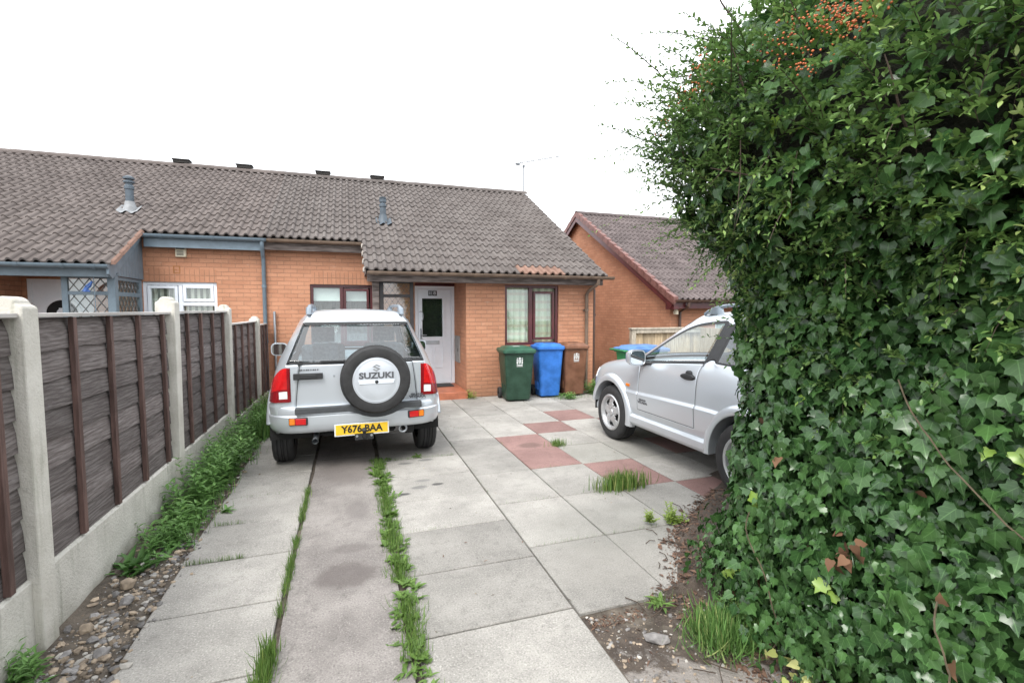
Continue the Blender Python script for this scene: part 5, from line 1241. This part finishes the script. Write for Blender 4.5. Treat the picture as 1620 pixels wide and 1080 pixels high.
        p, n = hit((s*2, 1.33, .985), (-s, 0, 0)); x_ = abs(p.x); mb = MB(); loft(mb, [[(s*(x_+o_), 1.33 + ry_*math.cos(a), .99 + rz__*math.sin(a)) for a in np.linspace(0, 2*math.pi, 20)[:-1]] for o_, ry_, rz__ in ((-.01, .105, .034), (.012, .105, .034), (.026, .095, .026), (.030, .06, .012))])
        loft(mb, [[(s*(x_+o_), 1.32 + ry_*math.cos(a), 1.018 + rz__*math.sin(a)) for a in np.linspace(0, 2*math.pi, 16)[:-1]] for o_, ry_, rz__ in ((-.01, .045, .036), (.010, .045, .036), (.018, .035, .026))]); obj('handle', mb, m_trim, dl if s < 0 else drr, smooth=40)
        # mirror
        mb = MB(); loft(mb, [[(s*(.945 + .105*math.copysign(abs(math.cos(a))**.6, math.cos(a))*k), 2.10 + o_, 1.115 + .088*math.copysign(abs(math.sin(a))**.6, math.sin(a))*k) for a in np.linspace(0, 2*math.pi, 25)[:-1]] for o_, k in ((-.045, .96), (-.05, 1.0), (.0, 1.0), (.05, .88), (.085, .6), (.095, .3))]); mr = obj('wing_mirror', mb, m_paint, root, smooth=40)
        mb = MB(); loft(mb, [[(s*(.945 + .094*math.copysign(abs(math.cos(a))**.6, math.cos(a))*k), 2.10 + o_, 1.115 + .076*math.copysign(abs(math.sin(a))**.6, math.sin(a))*k) for a in np.linspace(0, 2*math.pi, 25)[:-1]] for o_, k in ((-.045, 1), (-.053, .98))]); obj('mirror_glass', mb, m_steel_mirror, mr, smooth=40)
        mb = MB(); mb.tube([(s*.80, 2.17, 1.05), (s*.90, 2.12, 1.06)], [.045, .03], 8); obj('mirror_arm', mb, m_trim, mr, smooth=60)
        # roof rail
        mb = MB(); rail = [(.10, 1.608), (.16, 1.643), (.26, 1.677), (.40, 1.693), (.8, 1.700), (1.2, 1.695), (1.36, 1.677), (1.50, 1.633), (1.55, 1.605)]
        V_ = [[(s*(.462 + .022*math.cos(a)*(.8 if i in (0, 8) else 1)), y, z + .016*math.sin(a)) for a in np.linspace(0, 2*math.pi, 11)[:-1]] for i, (y, z) in enumerate(rail)]; loft(mb, V_)
        for y in (.20, 1.40): loft(mb, [[(s*(.462 + .032*math.cos(a)), y + k*math.sin(a) + dy, z) for a in np.linspace(0, 2*math.pi, 13)[:-1]] for z, k, dy in ((1.605, .13, 0), (1.645, .10, .01 if y < 1 else -.01), (1.677, .06, .03 if y < 1 else -.03))])
        obj('roof_rail', mb, m_rail, root, smooth=40)
        # arch flares and liners
        for yc in (.58, 2.78):
            P = []; lo_, hi_ = (-6, 162) if yc < 1 else (12, 192)
            for a in np.linspace(R(lo_), R(hi_), 36):
                g_ = max(0, math.sin(a)); P.append([(s*x_, yc + r_*math.cos(a), .36 + r_*math.sin(a)) for x_, r_ in ((.70, .395), (.855, .388), (.880, .392), (.889, .408), (.888, .440), (.874, .466), (.848, .482), (.80, .484))])
            mb = MB(); mb.grid(P); e = mb.f; obj('arch_flare', mb, m_paint, root, smooth=50)
            mb = MB(); mb.grid([[(s*x_, yc + .398*math.cos(a), .36 + .398*math.sin(a)) for x_ in (.46, .86)] for a in np.linspace(R(-5), R(185), 20)]); mb.add([(s*.46, yc + .398*math.cos(a), .36 + .398*math.sin(a)) for a in np.linspace(R(-5), R(185), 20)], [tuple(range(20))]); obj('wheel_liner', mb, m_gap, root, smooth=60)
            # wheel: tyre, rim
            mb = MB(); w_ = .108; xc_ = s*.758
            prof = [(.205, -.09), (.235, -.102), (.28, -.108), (.318, -.100), (.334, -.088), (.342, -.070), (.343, -.052), (.333, -.049), (.333, -.043), (.345, -.040), (.346, -.016), (.336, -.013), (.336, -.007), (.346, -.004)]
            prof = prof + [(r_, -h_) for r_, h_ in prof[::-1]]
            mb.lathe(prof, 'x', (xc_, yc, .345), 84, 0, alt={4: .006, 5: .004, 22: .004, 23: .006})
            ty = obj('wheel', mb, m_rubber, root, smooth=35)
            rm = MB(); o_ = lambda x_: s*x_
            # rim barrel and a five-spoke face with openings
            rm.lathe([(.212, o_(.088)), (.222, o_(.10)), (.217, o_(.104)), (.205, o_(.098)), (.196, o_(.075)), (.19, o_(-.06))], 'x', (xc_, yc, .345), 60)
            NA = 60; rr = [.0, .045, .075, .10, .125, .150, .175, .197]; xx_ = [.060, .062, .080, .086, .084, .078, .070, .066]
            vv = [(xc_ + o_(x_), yc + r_*math.cos(2*math.pi*k/NA + .3), .345 + r_*math.sin(2*math.pi*k/NA + .3)) for k in range(NA) for r_, x_ in zip(rr, xx_)]; ff_ = []
            for k in range(NA):
                ph = (k % 12)
                for j in range(7):
                    if (j in (4, 5) and 3 <= ph <= 8) or (j == 3 and 5 <= ph <= 6): continue
                    ff_.append((k*8+j, ((k+1) % NA)*8+j, ((k+1) % NA)*8+j+1, k*8+j+1))
            rm.add(vv, ff_); rmo = obj('rim', rm, m_alloy, ty, smooth=35); sd = rmo.modifiers.new('skin', 'SOLIDIFY'); sd.thickness = .008; sd.offset = -1 if s > 0 else 1
            hb = MB(); hb.lathe([(.001, o_(.094)), (.036, o_(.094)), (.044, o_(.080)), (.046, o_(.06))], 'x', (xc_, yc, .345), 24)
            for k in range(5): a = 2*math.pi*k/5; hb.lathe([(.001, o_(.092)), (.009, o_(.092)), (.010, o_(.07))], 'x', (xc_, yc + .062*math.cos(a), .345 + .062*math.sin(a)), 8)
            obj('hub_cap', hb, m_alloy if s else m_trim, ty, smooth=40)
            db = MB(); db.lathe([(.001, o_(.02)), (.19, o_(.02)), (.19, o_(-.06))], 'x', (xc_, yc, .345), 30); obj('brake_drum', db, m_gap, ty)
        mb = MB(); mb.prism([(.30, .79), (.30, .85), (.335, .872), (.40, .872), (.425, .84), (.43, .79)], 'y', 0, 1) ; mb.v = [(s*v[2]*0 + s*u_, 1.0 + 1.36*t_, z_) for (z_, t_, u_), v in [((v[0], v[1], v[2]), v) for v in mb.v]]; obj('side_step', mb, m_paint, root, bevel=.006)
    # bumpers
    def bumper(name, path, prof, yflip, parent):
        full_ = [(-x_, y_) for x_, y_ in path[:0:-1]] + path; P = []
        for i, (x_, y_) in enumerate(full_):
            a = Vector(full_[max(i-1, 0)]); b_ = Vector(full_[min(i+1, len(full_)-1)]); d = (b_-a).normalized(); n = Vector((d.y, -d.x)) * yflip
            P.append([(x_ + n.x*o_, y_ + n.y*o_, z_) for o_, z_ in prof])
        mb = MB(); mb.grid(P); mb.add(P[0], [tuple(range(len(prof)))]); mb.add(P[-1], [tuple(range(len(prof)))]); return obj(name, mb, m_paint, parent, smooth=38)
    rp = [(0, -.085), (.20, -.085), (.40, -.082), (.55, -.074), (.65, -.055), (.72, -.022), (.775, .03), (.815, .09), (.838, .15), (.846, .19)]
    prof = [(-.10, .435), (-.03, .428), (-.004, .440), (.012, .47), (.020, .53), (.020, .598), (.012, .606), (.006, .612), (.004, .66), (-.006, .683), (-.03, .692), (-.12, .696)]
    rb = bumper('rear_bumper', rp, prof, 1, root)
    fp = [(0, 3.535), (.25, 3.530), (.45, 3.51), (.60, 3.47), (.70, 3.41), (.77, 3.33), (.82, 3.25), (.845, 3.18)]
    fb = bumper('front_bumper', fp, [(-.10, .33), (-.02, .33), (.0, .36), (.02, .45), (.02, .56), (.0, .60), (-.04, .64), (-.12, .655)], -1, root)
    mb = MB(); mb.box((-.45, 3.455, .70), (.45, 3.475, .83)); gr = obj('grille', mb, m_trim, root, bevel=.01)
    for s in (-1, 1):
        mb = MB(); T = Matrix.Translation((s*.575, -.098, .558)) @ Matrix.Rotation(R(s*12), 4, 'Z')
        mb.box((-.088, -.006, -.040), (.088, .05, .040), 0, .5, T); fl = obj('fog_lamp', mb, m_trim, rb, bevel=.012)
        for a, b_, m in ((-.078*s, .022*s, m_red), (.026*s, .078*s, m_amber)):
            q = MB(); q.box((min(a, b_), -.014, -.031), (max(a, b_), -.004, .031), 0, .5, T); obj('lens', q, m, fl, bevel=.006)
    # grey step pad with the dip below the spare wheel
    top_ = .690; pts = [(-.60, .628), (-.10, .628), (-.04, .612), (.03, .578), (.11, .556), (.18, .550), (.25, .556), (.33, .578), (.40, .612), (.46, .628), (.63, .628)]
    mb = MB(); mb.prism(pts + [(.63, top_), (-.60, top_)], 'y', -.112, -.02); obj('step_pad', mb, m_padgrey, rb, bevel=.008)
    # number plate, tow ball, exhaust, underside
    mb = MB(); mb.box((-.265, -.131, -.062), (.265, -.122, .062)); np_ = obj('number_plate', mb, m_white, root, (.022, 0, .448), bevel=.003)
    mb = MB(); mb.box((-.252, -.1335, -.048), (.252, -.131, .052)); pl = obj('plate_face', mb, m_plate, np_)
    tx = text('lettering', 'Y676 BAA', .098, m_ink, np_, frame_m((0, -.1345, .002), (1, 0, 0), (0, 0, 1)), .94, .003)
    mb = MB(); [mb.lathe([(.001, -.1355), (.006, -.1355), (.006, -.1335)], 'y', (x_, 0, .0), 8) for x_ in (-.155, .175)]; obj('screws', mb, m_ink, np_)
    mb = MB(); mb.tube([(.04, .0, .36), (.04, -.12, .36), (.04, -.19, .385), (.04, -.20, .42)], [.025, .025, .022, .015], 10); mb.box((-.05, -.165, .345), (.13, -.145, .405)); mb.lathe([(.001, .475), (.018, .470), (.027, .448), (.018, .428), (.013, .42)], 'z', (.04, -.20, 0), 16)
    tb = obj('tow_ball', mb, m_trim, root, smooth=40); mb = MB(); [mb.lathe([(.001, -.172), (.013, -.172), (.013, -.165)], 'y', (x_, 0, .385), 6) for x_ in (-.03, .11)]; obj('bolts', mb, m_steel, tb)
    mb = MB(); mb.tube([(-.42, .6, .36), (-.42, .1, .36), (-.425, -.08, .345)], .028, 14, cap=False); obj('exhaust_pipe', mb, m_steel, root, smooth=60)
    mb = MB(); mb.tube([(.44 + .038*math.cos(a), -.02, .395 + .038*math.sin(a)) for a in np.linspace(0, 6.28, 20)], .011, 8); obj('towing_eye', mb, m_steel, root, smooth=60)
    mb = MB(); mb.box((-.70, .05, .42), (.70, 3.35, .46)); mb.box((-.36, .02, .36), (.36, .30, .40)); mb.box((-.40, .3, .30), (.40, 3.2, .40)); mb.tube([(-.70, .58, .33), (.70, .58, .33)], .05, 10); mb.tube([(-.70, 2.78, .33), (.70, 2.78, .33)], .05, 10); mb.lathe([(.001, -.10), (.12, -.08), (.12, .08), (.001, .10)], 'x', (0, .58, .33), 14); mb.box((.46, .0, .33), (.56, .10, .43)); obj('underbody', mb, m_gap, root, bevel=.02)
    # spare wheel
    sx_, sz_ = .165, .948
    mb = MB(); prof = [(.205, -.10), (.235, -.112), (.28, -.115), (.318, -.106), (.334, -.092), (.341, -.070), (.342, -.052), (.333, -.049), (.333, -.043), (.344, -.040), (.345, -.016), (.336, -.013), (.336, -.007), (.345, -.004)]
    prof = prof + [(r_, -h_) for r_, h_ in prof[::-1]]; mb.lathe([(r_, h_-.125) for r_, h_ in prof], 'y', (sx_, 0, sz_), 96, 0, alt={4: .008, 5: .006, 6: .004, 21: .004, 22: .006, 23: .008}); sp_ = obj('spare_wheel', mb, m_rubber, root, smooth=35)
    mb = MB(); mb.lathe([(.001, -.247), (.12, -.247), (.185, -.244), (.205, -.240), (.209, -.2405), (.216, -.2405), (.220, -.236), (.228, -.236), (.236, -.228), (.236, -.19)], 'y', (sx_, 0, sz_), 72); cv = obj('wheel_cover', mb, m_cover, sp_, smooth=30)
    mb = MB(); mb.add([(sx_-.178, -.2475, sz_+.012), (sx_+.178, -.2475, sz_+.012), (sx_+.165, -.252, sz_-.03), (sx_-.165, -.252, sz_-.03), (sx_+.160, -.2475, sz_-.036), (sx_-.160, -.2475, sz_-.036)], [(0, 1, 2, 3), (3, 2, 4, 5)]); obj('cover_ledge', mb, m_cover, sp_)
    mb = MB(); mb.lathe([(.001, -.256), (.012, -.256), (.017, -.253), (.017, -.246)], 'y', (sx_, 0, sz_-.012), 16); obj('lock', mb, m_ink, sp_, smooth=40)
    text('lettering', 'SUZUKI', .082, m_badge, sp_, frame_m((sx_, -.2485, sz_+.050), (1, 0, 0), (0, 0, 1)), 1.2, .0032)
    S_ = [(0, 1), (.9, .45), (.58, .26), (0, .6), (-.32, .42), (.9, -.3), (0, -1), (-.9, -.45), (-.58, -.26), (0, -.6), (.32, -.42), (-.9, .3)]
    mb = MB(); mb.prism([(sx_ + u_*.044, sz_ + .128 + v_*.036) for u_, v_ in S_], 'y', -.2490, -.2455); obj('emblem', mb, m_badge_light, sp_)
    mb = MB(); mb.box((sx_-.13, -.03, sz_-.12), (sx_+.13, .0, sz_+.12)); obj('carrier', mb, m_trim, sp_)
    # tailgate handle, badges, wiper
    mb = MB(); mb.box((-.61, -.052, .962), (-.34, .005, 1.022)); mb.box((-.55, -.058, .972), (-.40, -.05, 1.012)); obj('handle', mb, m_trim, gate, bevel=.012)
    text('badge', 'GRAND', .022, m_badge, gate, frame_m((.595, -.0225, .752), (1, 0, 0), (0, 0, 1)), 1.7, .0012); text('badge', 'VITARA', .034, m_badge, gate, frame_m((.60, -.0225, .725), (1, 0, 0), (0, 0, 1)), 1.5, .0018)
    mb = MB(); [mb.box((-.56 + .021*k, -.0225, 1.048), (-.56 + .021*k + (.012 if k % 3 else .017), -.018, 1.061)) for k in range(9)]; obj('dealer_badge', mb, m_badge, gate)
    mb = MB(); mb.lathe([(.001, -.026), (.009, -.026), (.012, -.015)], 'y', (-.235, 0, .985), 12); obj('lock', mb, m_steel, gate)
    mb = MB(); mb.tube([(.05, -.03, 1.10), (.0, -.035, 1.13), (-.34, -.030, 1.135)], .007, 6); mb.box((-.36, -.034, 1.125), (-.05, -.026, 1.142)); mb.box((-.57, -.02, 1.10), (-.53, .02, 1.145)); obj('wiper', mb, m_trim, root)
    for s, dd in ((-1, dl), (1, drr)):
        for body_, sz2, z_, x2 in (('GRAND', .024, .628, 1.6), ('VITARA', .040, .598, 1.35)):
            p, n = hit((s*2, 2.06, z_), (-s, 0, 0)); text('badge', body_, sz2, m_badge, dd, frame_m((p.x + .0035*s, 2.06, z_), (0, s, 0), (0, 0, 1)), x2, .0018)
    # cabin
    def seat_(name, xs_, y, zb, w_, hb, rest):
        mb = MB(); mb.box((xs_-w_/2, y-.05, .48), (xs_+w_/2, y+.48, .70)); T = Matrix.Translation((xs_, y, .66)) @ Matrix.Rotation(R(14), 4, 'X'); mb.box((-w_/2, -.06, 0), (w_/2, .07, hb), 0, .5, T)
        o_ = obj(name, mb, m_seat, root, bevel=.05, seg=3)
        for q in rest:
            r_ = MB(); r_.box((q-.13, -.05, hb+.045), (q+.13, .05, hb+.215), 0, .5, T); r_.box((q-.07, -.012, hb-.02), (q-.055, .012, hb+.06), 0, .5, T); r_.box((q+.055, -.012, hb-.02), (q+.07, .012, hb+.06), 0, .5, T); obj('headrest', r_, m_seat, o_, bevel=.035, seg=3)
    seat_('front_seat', -.36, 1.32, 0, .50, .58, [0]); seat_('front_seat', .36, 1.32, 0, .50, .58, [0]); seat_('rear_seat', 0, .62, 0, 1.16, .42, [-.32, .32])
    mb = MB(); mb.prism([(2.05, .78), (2.10, .98), (2.30, 1.03), (2.62, 1.05), (2.62, .6), (2.2, .6)], 'x', -.72, .72); obj('dashboard', mb, m_seat, root, bevel=.03)
    mb = MB(); mb.tube([(.36 + .185*math.cos(a), 1.95 - .05*math.sin(a)*.9, .95 + .175*math.sin(a)) for a in np.linspace(0, 6.283, 28)], .014, 8, cap=False); mb.box((.20, 1.945, .93), (.52, 1.965, .975)); mb.box((.31, 1.93, .90), (.41, 1.99, 1.0)); obj('steering_wheel', mb, m_trim, root)
    mb = MB(); mb.box((-.74, .1, .46), (.74, 2.5, .485)); obj('cabin_floor', mb, m_trim, root)
m_steel_mirror = M('mirror_glass', (.75, .78, .8), .03, 1.0, .01); m_rail = M('rail_blue_grey', (.22, .26, .30), .35, .5, .08, 9); m_badge_light = M('badge_silver_grey', (.27, .28, .29), .35, .5)
C1 = thing('silver_car', 'silver three door off roader seen from behind, with its spare wheel on the tailgate', 'car', (.075, 5.20, 0), R(1.2), 'silver off roaders on the drive')
build_car(C1)
bpy.context.view_layer.update()
C2 = copy_tree(C1); C2.location = (4.0, 2.62, 0); C2.rotation_euler = (0, 0, 0)
C2['label'] = 'silver three door off roader seen from its side, rear end hidden behind the hedge'
